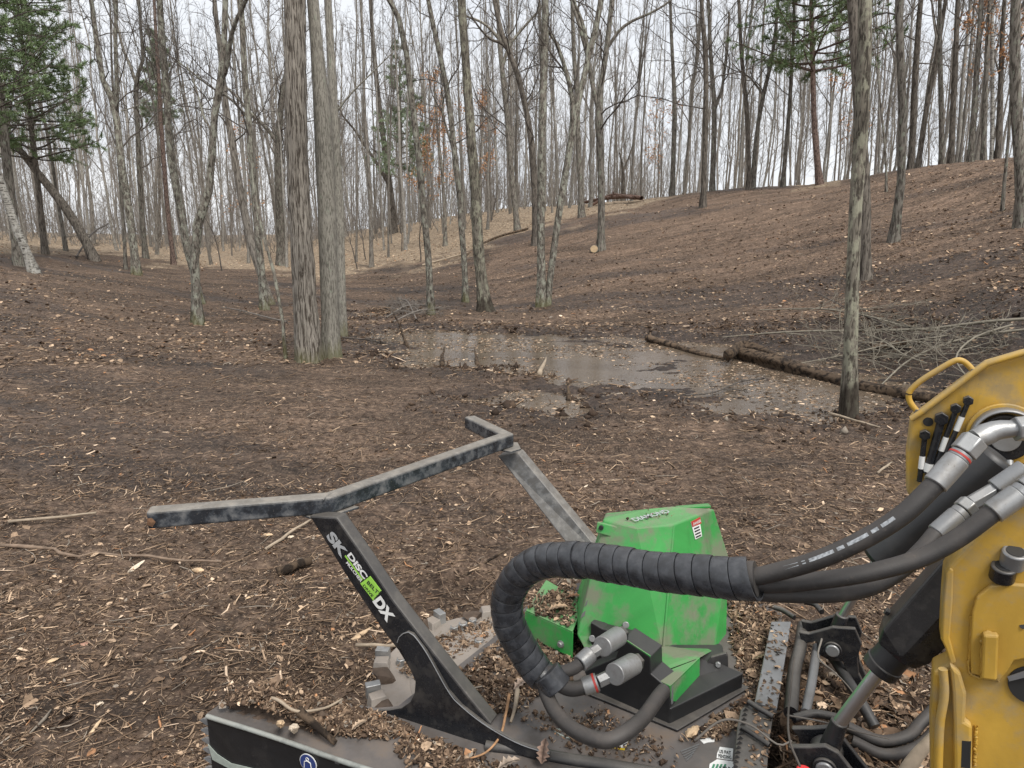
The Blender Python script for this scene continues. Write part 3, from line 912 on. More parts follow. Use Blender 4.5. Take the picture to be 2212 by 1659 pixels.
def trunk_mesh(pts, rad, rng, sides=14, rows=None, flare=0.35, rough=0.06, furrow=0.0):
    """trunk skin with root flare, lumps and, on the nearest ones, real bark furrows"""
    pts = np.asarray(pts, float)
    L = np.linalg.norm(np.diff(pts, axis=0), axis=1).sum()
    rows = rows or max(10, int(L / 0.8))
    P4 = np.concatenate([pts, np.asarray(rad)[:, None]], 1)
    C = catmull(P4, rows)
    c, r = C[:, :3], np.maximum(C[:, 3], 0.01)
    s = np.concatenate([[0], np.cumsum(np.linalg.norm(np.diff(c, axis=0), axis=1))])
    r0 = r[0]
    r = r * (1 + flare * np.exp(-s / (r0 * 1.6)))
    T = norm(np.gradient(c, axis=0))
    A = norm(np.cross(T, np.array([0.02, 1, 0]))); B = np.cross(T, A)
    an = np.arange(sides) / sides * 2 * np.pi
    ph = rng.uniform(0, 50)
    S, AN = np.meshgrid(s, an, indexing='ij')
    lump = rough * 2 * (fbm(np.cos(AN) * 1.2 + ph, S * 0.9 + np.sin(AN) * 1.2, 3, 7))
    root = 0.16 * np.exp(-S / (r0 * 1.5)) * np.cos(AN * 5 + ph)
    k = 1 + lump + root
    if furrow:
        w = fbm(AN * 9 / np.pi + 3 * vnoise(S * 1.3, AN * 2, 3), S * 2.2, 3, 9)
        k = k + furrow * (np.abs(w) * 2 - 0.35)
    Rr = r[:, None] * k
    V = c[:, None] + Rr[..., None] * (np.cos(AN)[..., None] * A[:, None] + np.sin(AN)[..., None] * B[:, None])
    n = rows
    i = np.arange(n - 1)[:, None]; j = np.arange(sides)[None]
    F = np.stack([i * sides + j, i * sides + (j + 1) % sides, (i + 1) * sides + (j + 1) % sides, (i + 1) * sides + j], -1).reshape(-1, 4)
    return V.reshape(-1, 3), F, c, r

def add_mesh(name, V, F, mat, parent, org):
    return mesh_np(name, V - np.asarray(org), F, mat, parent, smooth=True)

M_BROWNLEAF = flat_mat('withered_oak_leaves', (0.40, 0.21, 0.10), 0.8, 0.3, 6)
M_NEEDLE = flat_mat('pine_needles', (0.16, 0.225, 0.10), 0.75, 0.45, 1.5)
M_NEEDLE2 = flat_mat('haze_paled_needles', (0.25, 0.31, 0.20), 0.8, 0.4, 1.5)  # needles paled for distance; the haze is in the colour

def hand_tree(label, pix, wid, top=19.0, mat=None, limbs=(), t0=0.42, K=(19, 7, 6), name='bare_tree', group='standing bare trees', L1=3.0, up=0.34, sides=14, furrow=0.0,
              twig=None, dist=None, seed=0, lean=0.0, levels=3, leaves=0, flare=0.35, ang=54, cat='tree', rough=0.06, stubs=0):
    """pix: (px,py) points of the trunk from the foot up, wid: its widths in pixels; limbs: list of (pix, wid)"""
    rng = np.random.default_rng(1000 + seed)
    mat = mat or M_BARK; twig = twig or M_TWIG
    b = ground_hit(*pix[0]) if dist is None else None
    if b is None:
        r = ray(*pix[0]); h = math.hypot(r[0], r[1]); xx, yy = r[0] / h * dist, r[1] / h * dist
        b = np.array([xx, yy, float(terrain(np.array([xx]), np.array([yy]), False)[0])])
    n = np.array([0.0, 1.0, 0.0]); n[0] = 0
    def chain(pp, ww, p0, leanout):
        out, rr = [], []
        for q, (a, c) in enumerate(pp):
            w = on_plane(a, c, p0, n)
            depth = w[1] * CP - (w[2] - EYE) * SP
            out.append(w); rr.append(ww[q] * depth / FPX / 2)
        out = np.array(out)
        out[:, 1] += leanout * (out[:, 2] - out[0, 2])
        return out, np.array(rr)
    ww = np.interp(np.linspace(0, 1, len(pix)), np.linspace(0, 1, len(wid)), wid)
    pts, rad = chain(pix, ww, b, lean)
    if dist is not None: pts[0] = b
    pts[0, 2] -= 0.12
    if group and 'skyline' in group: pts[0, 2] -= 0.35
    # on above the picture's upper edge
    H = top - (pts[-1, 2] - b[2])
    if H > 1.0:
        d = norm(pts[-1] - pts[max(-2, -len(pts))]); nst = max(3, int(H / 1.6))
        p = pts[-1].copy(); r = rad[-1]; ex, er = [], []
        for q in range(nst):
            d = norm(d + np.array([0, 0, .10]) + rng.normal(0, .05, 3))
            p = p + d * H / nst; ex.append(p.copy()); er.append(max(0.012, rad[-1] * (1 - (q + 1) / nst * 0.93)))
        pts = np.vstack([pts, ex]); rad = np.concatenate([rad, er])
    foot = pts[0] + [0, 0, .12]
    t = empty(name, foot, label, cat, group)
    Vt, Ft, c, r = trunk_mesh(pts, rad, rng, sides=sides, furrow=furrow, rows=(260 if furrow else None), flare=flare, rough=rough)
    add_mesh('trunk', Vt, Ft, mat, t, foot)
    # resampled axis for the branches
    m = 24
    idx = np.linspace(0, len(c) - 1, m)
    PT = np.stack([np.interp(idx, np.arange(len(c)), c[:, k]) for k in range(3)], 1)[None]
    RR = np.interp(idx, np.arange(len(r)), r)[None]
    dist_b = float(np.hypot(b[0], b[1]))
    if top > 15 and dist_b > 21 and seed != 5: t0 = min(t0, .22)
    crown = [crown_mesh(PT, RR, rng, K, t0, 0.99, L1=L1 * (1.25 if top > 15 else 1), up=up, levels=levels, ang=ang, jit=.28, k1=.34)]
    tips = []
    for lp, lw in limbs:
        lwv = np.interp(np.linspace(0, 1, len(lp)), np.linspace(0, 1, len(lw)), lw)
        q, qr = chain(lp, lwv, b, lean)
        # bend the limb a little out of the plane
        q[:, 1] += np.linspace(0, 1, len(q)) ** 1.3 * rng.normal(0, .4)
        if lp[-1][1] < 8:
            d = norm(q[-1] - q[-2]); hh = max(1.5, (top - (q[-1, 2] - b[2])) * 0.6); pp = q[-1]; ex, er = [], []
            for s in range(5):
                d = norm(d + np.array([0, 0, .12]) + rng.normal(0, .07, 3)); pp = pp + d * hh / 5
                ex.append(pp.copy()); er.append(max(.01, qr[-1] * (1 - (s + 1) / 5 * .9)))
            q = np.vstack([q, ex]); qr = np.concatenate([qr, er])
        Vl, Fl, lc, lr = trunk_mesh(q, qr, rng, sides=9, flare=0.0, rows=max(10, len(q) * 3), rough=rough)
        add_mesh('limb', Vl, Fl, mat, t, foot)
        ix = np.linspace(0, len(lc) - 1, 12)
        LP = np.stack([np.interp(ix, np.arange(len(lc)), lc[:, k]) for k in range(3)], 1)[None]
        LR = np.interp(ix, np.arange(len(lr)), lr)[None]
        crown.append(crown_mesh(LP, LR, rng, (6, 5, 4), 0.3, 1.0, L1=L1 * .7, up=up, levels=levels))
    for V, F in crown[::-1]:
        add_mesh('branches', V, F, twig, t, foot)
    if leaves:
        pick = V[rng.choice(len(V), leaves)]
        hv = pick[:, 2] - foot[2]
        pick = pick[(hv < 9)]
        if not len(pick): pick = V[rng.choice(len(V), leaves)]
        LV, LF = leaf_quads(pick, 0.055, rng, 0.10)
        add_mesh('leaves', LV, LF, M_BROWNLEAF, t, foot)
    return t

T = hand_tree
# the trees one can tell apart, from the photographer outwards
T('thick oak with deeply furrowed bark and a mossy foot, nearest trunk left of the pond', [(667, 782), (662, 690), (654, 560), (646, 422), (641, 280), (638, 100), (637, 0)], [54, 50, 46, 45, 45, 44, 44], mat=M_OAK, sides=84, furrow=0.11, seed=1, t0=.5, flare=.22)
T('smooth grey trunk with a moss-ringed foot, standing just right of the thick oak', [(716, 772), (712, 650), (705, 422), (699, 300), (692, 188), (683, 90), (676, 0)], [37, 35, 38, 38, 34, 27, 25], mat=M_ASH, sides=40, seed=2, t0=.55, flare=.18)
T('slimmer grey trunk half hidden behind the smooth trunk beside the oak', [(740, 724), (737, 600), (732, 422), (723, 250), (714, 120), (709, 0)], [19, 19, 19, 18, 17, 16], mat=M_ASH, seed=3, t0=.5, limbs=[([(728, 240), (760, 200), (810, 150), (850, 110)], [5, 2])], flare=.2)
T('single bark-flecked trunk with a dark wet foot, nearest tree right of the pond', [(1836, 896), (1838, 750), (1842, 600), (1849, 450), (1857, 330), (1866, 190), (1869, 47), (1868, 0)], [33, 28, 27, 26, 29, 31, 28, 26], mat=M_WETB, sides=30, seed=4, t0=.5, flare=.2, rough=.09)
T('dark trunk with a burnt-looking foot, just behind the nearest tree right of the pond', [(1869, 603), (1868, 480), (1864, 350), (1856, 220), (1848, 100), (1842, 0)], [25, 25, 24, 24, 24, 23], mat=M_BARK_DK, seed=5, t0=.4)
T('leaning grey trunk with a dark flared foot at the middle of the far pond edge', [(1049, 673), (1040, 600), (1033, 530), (1026, 400), (1018, 300), (1010, 190), (1003, 90), (997, 0)], [32, 24, 23, 22, 21, 19, 18, 17], mat=M_WETB, sides=28, seed=6, t0=.5, flare=.55, furrow=0.04)
T('straighter lichened stem of the twin tree at the far pond edge', [(1170, 662), (1169, 560), (1168, 469), (1171, 281), (1176, 120), (1178, 0)], [21, 17, 17, 17, 16, 15], mat=M_LICHEN, sides=24, seed=7, t0=.45, flare=.4)
T('slanting forked stem of the twin tree, reaching right from the far pond edge', [(1182, 660), (1190, 590), (1206, 469), (1222, 375), (1237, 281), (1262, 164), (1285, 70), (1299, 0)], [15, 14, 14, 14, 14, 13, 12, 12], mat=M_LICHEN, sides=20, seed=8, t0=.42, limbs=[([(1237, 281), (1236, 215), (1222, 150), (1201, 90), (1180, 60)], [13, 6]), ([(1258, 180), (1270, 130), (1262, 60), (1240, 0)], [10, 6])], flare=.2)
T('forked tree on the slope with a fresh round cut at its foot', [(1299, 540), (1299, 480), (1299, 422), (1297, 330), (1294, 234), (1298, 190), (1307, 130), (1317, 50), (1322, 0)], [17, 15, 15, 15, 17, 12, 12, 11, 10], mat=M_BARK, sides=18, seed=9, t0=.42, limbs=[([(1294, 240), (1280, 180), (1270, 120), (1250, 40), (1238, 0)], [11, 8]), ([(1314, 100), (1338, 66), (1365, 46), (1410, 26), (1450, 0)], [8, 4])])
T('slim mossy trunk beside the brush heap at the back of the pond', [(931, 680), (928, 600), (924, 539), (917, 469), (908, 380), (903, 328), (889, 211), (875, 94), (858, 30), (842, 0)], [16, 14, 14, 14, 14, 14, 13, 12, 11, 10], mat=M_LICHEN, sides=18, seed=10, t0=.4)
T('crooked grey trunk between the mossy slim trunk and the wet-footed one', [(1006, 654), (1004, 580), (997, 492), (992, 400), (983, 352), (977, 280), (966, 200), (950, 117), (935, 50), (925, 0)], [14, 12, 13, 13, 13, 12, 12, 11, 10, 9], mat=M_LICHEN, seed=11, t0=.36, limbs=[([(985, 340), (960, 260), (958, 220), (975, 170)], [6, 3])])
T('kinked dark tree with a mossy foot and a broken stub at its bend', [(428, 701), (424, 640), (420, 562), (422, 510), (432, 470), (448, 435), (457, 360), (459, 290), (466, 230), (478, 170), (484, 94), (487, 0)], [23, 19, 18, 18, 19, 16, 15, 15, 15, 17, 13, 12], mat=M_LICHEN, sides=20, seed=12, t0=.42, limbs=[([(474, 180), (492, 150), (504, 100), (520, 60), (545, 25), (560, 0)], [11, 8]), ([(458, 285), (440, 250), (424, 190), (405, 140)], [5, 3])], rough=.11)
T('grey trunk rising behind the kinked dark tree', [(437, 656), (424, 610), (408, 553), (398, 500), (389, 445), (370, 352), (364, 280), (359, 187), (350, 90), (345, 0)], [14, 14, 15, 15, 16, 15, 15, 14, 14, 12], mat=M_LICHEN, seed=13, t0=.38)
T('reddish straight pine trunk left of the kinked tree', [(376, 572), (368, 510), (361, 445), (354, 350), (347, 258), (344, 188), (338, 100), (333, 0)], [10, 9, 9, 9, 9, 8, 7, 6], mat=M_RED, seed=14, t0=.5, name='pine_tree', group=None)
T('lichened trunk splitting high into two stems, left of the reddish pine', [(296, 594), (288, 530), (281, 469), (271, 410), (262, 352), (250, 244), (236, 200), (220, 164), (206, 70), (197, 0)], [18, 16, 16, 16, 15, 14, 12, 11, 10, 9], mat=M_LICHEN, sides=18, seed=15, t0=.4, limbs=[([(251, 245), (254, 180), (254, 94), (259, 0)], [10, 7]), ([(262, 240), (285, 232), (322, 213)], [3, 1.5]), ([(205, 50), (185, 33), (162, 34)], [3, 1.5])])
T('slim grey tree forking in a wide Y behind the lichened double trunk', [(315, 558), (309, 500), (304, 422), (300, 350), (298, 281), (293, 178), (303, 155), (309, 130), (304, 60), (300, 0)], [12, 11, 11, 10, 10, 10, 7, 7, 6, 6], mat=M_BARK, seed=16, t0=.4, limbs=[([(293, 178), (280, 140), (266, 110), (258, 84), (246, 40), (240, 0)], [7, 4])])
T('thin pale pole standing close against the lichened double trunk', [(271, 583), (269, 520), (262, 422), (255, 330), (250, 260)], [8, 7, 7, 6, 6], mat=M_BARK, seed=17, t0=.5, top=14)
T('dark dead trunk leaning steeply to the left', [(207, 563), (182, 515), (155, 469), (124, 425), (94, 389), (60, 345), (30, 310), (5, 275), (-40, 230)], [21, 19, 18, 17, 16, 14, 13, 12, 9], mat=M_BARK_DK, sides=18, seed=18, top=0, t0=.6, K=(5, 4, 4), L1=1.2, flare=.15)
T('white-barked birch leaning at the left edge', [(76, 590), (60, 550), (42, 510), (28, 475), (19, 445), (5, 400), (-15, 350), (-50, 260)], [19, 17, 17, 16, 16, 15, 14, 12], mat=M_BIRCH, sides=18, seed=19, t0=.6, name='birch_tree', group=None)
T('grey trunk close behind the leaning birch', [(42, 573), (32, 500), (23, 422), (15, 350), (8, 281), (-4, 187), (-15, 80)], [20, 19, 18, 18, 17, 16, 14], mat=M_BARK, seed=20, t0=.5)
T('very thin crooked sapling stem just left of the thick oak', [(617, 774), (614, 720), (605, 656), (590, 580), (578, 530), (565, 492), (556, 450), (545, 380)], [8, 7, 7, 7, 6, 6, 5, 4], mat=M_LICHEN, seed=21, t0=.6, top=7, K=(6, 4, 4), L1=.8, flare=0.1)
T('upright grey trunk with lichen left of the thick oak', [(572, 670), (566, 600), (558, 516), (550, 420), (543, 350), (539, 281), (530, 180), (525, 94), (520, 0)], [17, 15, 15, 14, 14, 13, 13, 12, 11], mat=M_LICHEN, sides=18, seed=22, t0=.42, limbs=[([(536, 255), (500, 215), (460, 190), (410, 150), (370, 120)], [6, 2.5])])
T('leaning trunk with a pale split scar down its side', [(586, 658), (566, 600), (544, 530), (530, 470), (516, 398), (505, 330), (497, 281), (487, 220), (480, 150), (470, 60), (462, 0)], [17, 16, 16, 16, 16, 15, 14, 12, 11, 10, 9], mat=M_OAK, sides=20, seed=23, t0=.45)
T('smooth grey trunk forking low behind the thick oak', [(608, 574), (606, 500), (602, 400), (601, 320), (605, 250), (611, 200), (622, 140), (640, 60), (650, 0)], [20, 18, 17, 16, 13, 11, 10, 9, 8], mat=M_BARK, seed=24, t0=.4, limbs=[([(600, 310), (580, 282), (560, 262), (530, 235), (505, 205), (470, 175)], [10, 4])])
T('straight slim tree with spreading upper limbs left of the centre slope', [(1119, 502), (1112, 440), (1105, 375), (1096, 260), (1086, 164), (1078, 80), (1075, 0)], [14, 12, 12, 11, 11, 9, 8], mat=M_BARK, seed=25, t0=.42, limbs=[([(1088, 95), (1070, 75), (1050, 55), (1020, 40), (985, 35)], [8, 3]), ([(1084, 150), (1100, 100), (1130, 60), (1165, 20), (1175, 0)], [8, 3])])
T('curved tree bowing to the left behind the twin stems', [(1157, 530), (1156, 440), (1150, 330), (1146, 290), (1135, 230), (1118, 160), (1098, 108), (1080, 60), (1068, 0)], [15, 14, 14, 13, 12, 12, 11, 10, 9], mat=M_BARK_DK, seed=26, t0=.38, limbs=[([(1104, 120), (1085, 95), (1060, 85), (1035, 60), (1010, 20)], [8, 3]), ([(1135, 235), (1150, 205), (1152, 190)], [6, 3])])
T('grey tree on the crest just left of the cut-footed tree', [(1257, 470), (1254, 400), (1250, 320), (1247, 220), (1240, 120), (1236, 0)], [14, 12, 11, 10, 9, 8], mat=M_BARK, seed=27, t0=.4)
T('broad tree with a long limb bending left, in the hollow behind the pond', [(851, 504), (848, 450), (842, 400), (832, 330), (822, 250), (814, 180), (806, 90), (800, 0)], [16, 14, 13, 12, 11, 10, 9, 8], mat=M_BARK_DK, seed=28, t0=.35, limbs=[([(838, 395), (812, 350), (785, 310), (765, 280), (740, 250), (728, 225)], [8, 3])])
T('thin crooked tree with hanging brown leaves behind the pond', [(962, 531), (961, 480), (958, 420), (955, 370), (948, 310), (944, 260), (940, 200)], [9, 8, 7, 7, 6, 5, 4], mat=M_BARK, seed=29, t0=.3, top=9, leaves=900, L1=1.3)
T('dark slim tree at the lip of the ridge, middle of the skyline', [(1518, 449), (1521, 380), (1524, 281), (1525, 190), (1524, 117), (1518, 50), (1515, 0)], [13, 12, 12, 11, 11, 9, 8], mat=M_BARK_DK, seed=30, t0=.36)
T('pole-like tree on the skyline left of the dark slim one', [(1452, 420), (1455, 330), (1457, 234), (1454, 150), (1450, 70), (1448, 0)], [11, 10, 10, 8, 7, 6], mat=M_BARK, seed=31, t0=.3)
T('grey tree close beside the dark slim one on the skyline', [(1538, 414), (1541, 340), (1543, 234), (1538, 160), (1534, 94), (1530, 0)], [12, 11, 10, 9, 8, 7], mat=M_BARK, seed=32, t0=.3, limbs=[([(1543, 240), (1552, 215), (1562, 190), (1574, 110), (1582, 20)], [8, 5])])
T('short broken snag ending in two horns on the skyline', [(1346, 430), (1346, 400), (1346, 370), (1343, 350), (1338, 330)], [9, 8, 7, 5, 3], mat=M_BARK_DK, seed=33, top=0, t0=.7, K=(2, 2, 1), L1=.5, limbs=[([(1346, 372), (1352, 355), (1360, 335), (1368, 310)], [5, 2])], name='dead_snag', group=None)
T('left of two close trunks on the skyline right of the centre', [(1618, 410), (1617, 330), (1614, 250), (1608, 187), (1601, 110), (1596, 0)], [11, 10, 10, 9, 8, 7], mat=M_BARK_DK, seed=34, t0=.32)
T('right of two close trunks on the skyline, curving out to the right', [(1626, 408), (1630, 340), (1636, 280), (1650, 200), (1665, 140), (1676, 60), (1680, 0)], [11, 10, 9, 9, 8, 7, 6], mat=M_BARK, seed=35, t0=.35, limbs=[([(1648, 205), (1625, 170), (1602, 150), (1588, 130)], [5, 2])])
T('leaning grey stem on the ridge left of the ridge pine', [(1691, 404), (1697, 330), (1704, 250), (1708, 187), (1713, 100), (1716, 0)], [10, 9, 8, 8, 7, 6], mat=M_BARK, seed=36, t0=.4)
T('grey trunk curved at the foot on the steep slope right of the pond', [(1932, 522), (1938, 460), (1946, 400), (1948, 330), (1950, 234), (1945, 117), (1941, 0)], [21, 18, 17, 17, 17, 16, 15], mat=M_BARK, sides=18, seed=37, t0=.45)
T('very thin pale sapling on the steep slope', [(1915, 414), (1914, 350), (1908, 280), (1902, 220), (1895, 160)], [5, 4.5, 4, 3.5, 3], mat=M_BARK, seed=38, t0=.4, top=8, K=(7, 4, 3), L1=.9)
T('stout grey tree at the right edge above the yellow arm', [(2207, 492), (2205, 410), (2201, 328), (2194, 211), (2192, 100), (2194, 0)], [23, 21, 21, 22, 20, 19], mat=M_BARK, sides=20, seed=39, t0=.22, leaves=500)
T('thin stem beside the stout tree at the right edge', [(2165, 456), (2170, 390), (2176, 328), (2182, 250), (2186, 150), (2188, 60)], [7, 7, 6, 6, 5, 5], mat=M_BARK, seed=40, t0=.35, top=12, leaves=900, L1=1.6)
_rt = [
    ('dark ridge trunk nearest the curved-foot tree', [(1968, 357), (1972, 290), (1976, 187), (1982, 90), (1989, 0)], 14, M_BARK_DK),
    ('ridge trunk slanting to the right in a long curve', [(1984, 350), (1996, 270), (2008, 200), (2018, 150), (2032, 70), (2043, 0)], 11, M_BARK_DK),
    ('straight grey ridge trunk just right of the slanting one', [(2036, 351), (2034, 260), (2031, 140), (2030, 0)], 11, M_BARK),
    ('thick grey ridge trunk in the middle of the skyline row', [(2056, 348), (2058, 260), (2064, 130), (2069, 0)], 13, M_BARK_DK),
    ('ridge trunk leaning right near the end of the skyline row', [(2097, 339), (2104, 250), (2111, 140), (2120, 0)], 13, M_BARK),
    ('slim ridge trunk left of the pale birch', [(2127, 336), (2128, 230), (2132, 110), (2138, 0)], 11, M_BARK),
    ('pale birch standing in the skyline row', [(2145, 333), (2144, 230), (2143, 110), (2144, 0)], 8, M_BIRCH),
    ('brown ridge trunk right of the pale birch', [(2157, 332), (2160, 220), (2164, 110), (2170, 0)], 11, M_BARK_DK),
]
for q, (lb, pp, w, mt) in enumerate(_rt):
    T(lb, pp, [w, w * .95, w * .85, w * .7], mat=mt, seed=60 + q, t0=.34, K=(12, 5, 4), group='trees along the ridge skyline', name='birch_tree' if 'birch' in lb else 'bare_tree')

# ---- conifers
def pine(label, pix, wid, rows, mat, top, seed, name='pine_tree', dist=None, dens=1.0, size=0.15, nm=None, group='green pines', boughs=None):
    """rows: whorls as (height above foot from, to, bough length bottom, bough length top)"""
    rng = np.random.default_rng(seed)
    b = ground_hit(*pix[0]) if dist is None else None
    if b is None:
        r = ray(*pix[0]); h = math.hypot(r[0], r[1]); xx, yy = r[0] / h * dist, r[1] / h * dist
        b = np.array([xx, yy, float(terrain(np.array([xx]), np.array([yy]), False)[0])])
    n = np.array([0., 1, 0])
    pts = np.array([on_plane(a, c, b, n) for a, c in pix])
    dep = pts[:, 1] * CP - (pts[:, 2] - EYE) * SP
    rad = np.interp(np.linspace(0, 1, len(pix)), np.linspace(0, 1, len(wid)), wid) * dep / FPX / 2
    if dist is not None: pts[0] = b
    pts[0, 2] -= .1
    H = top - (pts[-1, 2] - b[2])
    if H > .5:
        d = norm(pts[-1] - pts[-2])
        for s in range(6):
            pts = np.vstack([pts, pts[-1] + norm(d + np.array([0, 0, .3])) * H / 6]); rad = np.append(rad, rad[-1] * .72)
    foot = pts[0] + [0, 0, .1]
    t = empty(name, foot, label, 'tree', group)
    V, F, c, r = trunk_mesh(pts, rad, rng, sides=12)
    add_mesh('trunk', V, F, mat, t, foot)
    zs = c[:, 2] - foot[2]
    P_, R_ = [], []
    h0, h1, l0, l1 = rows
    h = h0
    while h < h1:
        k = rng.integers(4, 7)
        a0 = rng.uniform(0, 6.28)
        for q in range(k):
            if rng.random() > dens: continue
            az = a0 + q * 6.28 / k + rng.normal(0, .25)
            L = np.interp(h, [h0, h1], [l0, l1]) * rng.uniform(.6, 1.15)
            base = np.array([np.interp(h, zs, c[:, i]) for i in range(3)])
            d = np.array([math.cos(az), math.sin(az), rng.uniform(-.05, .3)])
            m = 6; p = [base]
            for s in range(m - 1):
                d = norm(d + rng.normal(0, .06, 3) + np.array([0, 0, .05])); p.append(p[-1] + d * L / (m - 1))
            P_.append(p); R_.append(np.linspace(.03, .008, m) * (L / 2.5 + .3))
        h += rng.uniform(.28, .55)
    PT, RR = np.array(P_), np.array(R_)
    tw, tr = sprout(PT, RR, 9, .22, 1.0, .26, 4, 50, .1, .15, rng, .5)
    Vb, Fb = merge([tubes_arr(PT, RR, 4), tubes_arr(tw, tr, 3)])
    add_mesh('boughs', Vb, Fb, mat, t, foot)
    # needles: tufts of narrow blades round the outer twigs
    K = 60
    f = rng.uniform(.25, 1.0, (len(tw), K)) * 3
    i = np.clip(f.astype(int), 0, 2); g = (f - i)[..., None]; mi = np.arange(len(tw))[:, None]
    q = (tw[mi, i] * (1 - g) + tw[mi, i + 1] * g).reshape(-1, 3)
    dirs = norm(norm(tw[:, -1] - tw[:, 0])[:, None].repeat(K, 1).reshape(-1, 3) * .6 + rng.normal(0, .75, (len(q), 3)) + np.array([0, 0, .25]))
    s = size * rng.uniform(.6, 1.2, len(q))[:, None]
    side = norm(np.cross(dirs, rng.normal(0, 1, dirs.shape))) * s * .075
    Vn = np.stack([q - side, q + side, q + dirs * s + side * .3, q + dirs * s - side * .3], 1).reshape(-1, 3)
    add_mesh('needles', Vn, np.arange(len(Vn)).reshape(-1, 4), nm or M_NEEDLE, t, foot)
    return t
pine('dark-trunked green pine with layered boughs at the left edge', [(98, 549), (90, 480), (82, 398), (68, 281), (58, 187), (47, 84), (37, 0)], [13, 11, 10, 8, 6], (4.3, 15, 3.7, 1.8), M_BARK_DK, 16, 201, dens=1.0, size=.18)
pine('green pine boughs of the tree just outside the left edge', [(-70, 560), (-75, 400), (-80, 200), (-85, 0)], [16, 12], (4.5, 15, 3.9, 2.0), M_BARK_DK, 16, 202, dens=.95)
pine('reddish pine with a lone green crown on the ridge', [(1772, 399), (1764, 330), (1759, 258), (1756, 150), (1754, 70), (1752, 0)], [15, 12, 10, 8], (5.0, 12.5, 3.6, 2.4), M_RED, 13, 203, dens=1.0, size=.19)
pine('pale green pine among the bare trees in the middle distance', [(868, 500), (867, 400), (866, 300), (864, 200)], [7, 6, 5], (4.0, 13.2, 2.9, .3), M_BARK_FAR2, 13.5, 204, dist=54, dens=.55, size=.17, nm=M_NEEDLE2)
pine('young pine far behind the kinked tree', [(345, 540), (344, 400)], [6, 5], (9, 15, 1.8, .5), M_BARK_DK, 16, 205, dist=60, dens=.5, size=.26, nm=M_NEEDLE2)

# ---- repeated background trees: a few kinds, copied one by one
def template(seed, kind):
    rng = np.random.default_rng(seed)
    H = 20.0
    m = 16
    zz = np.linspace(0, H, m)
    wob = np.cumsum(rng.normal(0, .09, (m, 2)), 0) * (0.8 if kind != 'crooked' else 1.7)
    lean = rng.normal(0, .03, 2)
    pts = np.stack([wob[:, 0] + lean[0] * zz, wob[:, 1] + lean[1] * zz, zz], 1); pts[0, :2] = 0
    rad = 0.15 * (1 - zz / H) ** .75 + .012
    V, F, c, r = trunk_mesh(pts, rad, rng, sides=8, rows=22)
    parts_t = [(V, F)]
    PT = pts[None]; RR = rad[None]
    crowns = [crown_mesh(PT, RR, rng, (18, 7, 5), .26 if kind != 'pole' else .42, .99, L1=3.5 if kind != 'pole' else 2.1, up=.45, ang=50, minr=.006, jit=.25)]
    if kind == 'fork':
        k = 6; p = [pts[k]]; d = norm(np.array([rng.normal(0, 1), rng.normal(0, 1), 2.6]))
        for s in range(9):
            d = norm(d + rng.normal(0, .06, 3) + np.array([0, 0, .12])); p.append(p[-1] + d * 1.3)
        p = np.array(p); rr = np.linspace(rad[k] * .8, .012, 10)
        V2, F2, _, _ = trunk_mesh(p, rr, rng, sides=7, flare=0, rows=16); parts_t.append((V2, F2))
        crowns.append(crown_mesh(p[None], rr[None], rng, (11, 6, 4), .15, .99, L1=2.6, up=.45, minr=.006))
    Vt, Ft = merge(parts_t)
    Vc, Fc = merge([(v, f[0]) for v, f in crowns])
    return (Vt, Ft), (Vc, Fc)

KINDS = ['fork', 'pole', 'crooked', 'fork', 'pole', 'fork', 'crooked', 'pole']
TPL = [template(400 + q, k) for q, k in enumerate(KINDS)]
def mesh_only(name, V, F, mat):
    o = mesh_np(name, V, F, mat, smooth=True); me = o.data; bpy.data.objects.remove(o); return me
TPL_ME = []
for q, (tt, cc) in enumerate(TPL):
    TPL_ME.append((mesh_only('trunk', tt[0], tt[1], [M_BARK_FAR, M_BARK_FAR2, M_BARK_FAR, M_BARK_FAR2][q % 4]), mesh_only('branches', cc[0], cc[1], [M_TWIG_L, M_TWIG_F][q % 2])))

TAKEN = [(o.location.x, o.location.y) for o in COL.objects if o.type == 'EMPTY']
def far_trees():
    rng = np.random.default_rng(77)
    n = 0; tries = 0
    pts = []
    while n < 215 and tries < 9000:
        tries += 1
        px = rng.uniform(-120, 2330); th = math.atan2(px - 1106, 1556)
        left = px < 1330
        lo = 34 if left else 38
        D = rng.uniform(0, 1) ** .75 * (82 - lo) + lo
        if px > 1900: D = rng.uniform(33.5, 62)
        if px > 1450 and rng.random() < .45: continue
        if px < 560 and rng.random() < .4: continue
        x, y = D * math.sin(th), D * math.cos(th)
        bnd = np.interp(th, _lt, _ld) if th < .42 else 33
        if D < bnd + 1.5: continue
        if any((x - a) ** 2 + (y - b) ** 2 < (1.9 if not left else 1.5) ** 2 for a, b in pts + TAKEN): continue
        pts.append((x, y)); n += 1
        k = rng.integers(0, 8)
        z = gz(x, y)
        form = {'fork': 'forked', 'pole': 'pole-like', 'crooked': 'crooked'}[KINDS[k]]
        zone = 'behind the steep end of the ridge' if th > .24 else 'behind the low end of the ridge' if th > .05 else 'beyond the leafy bank past the pond' if th > -.24 else 'beyond the hollow past the birch'
        t = empty('bare_tree', (x, y, z - .1), 'slender %s bare tree among those %s' % (form, zone), 'tree', '%s background trees %s' % (form, zone))
        s = rng.uniform(.75, 1.1); w = rng.uniform(.30, .72) * s
        for me in TPL_ME[k]:
            c = bpy.data.objects.new(me.name.split('.')[0], me); COL.objects.link(c); c.parent = t
        t.scale = (w, w, s); t.rotation_euler = (rng.normal(0, .03), rng.normal(0, .03), rng.uniform(0, 6.28))
far_trees()

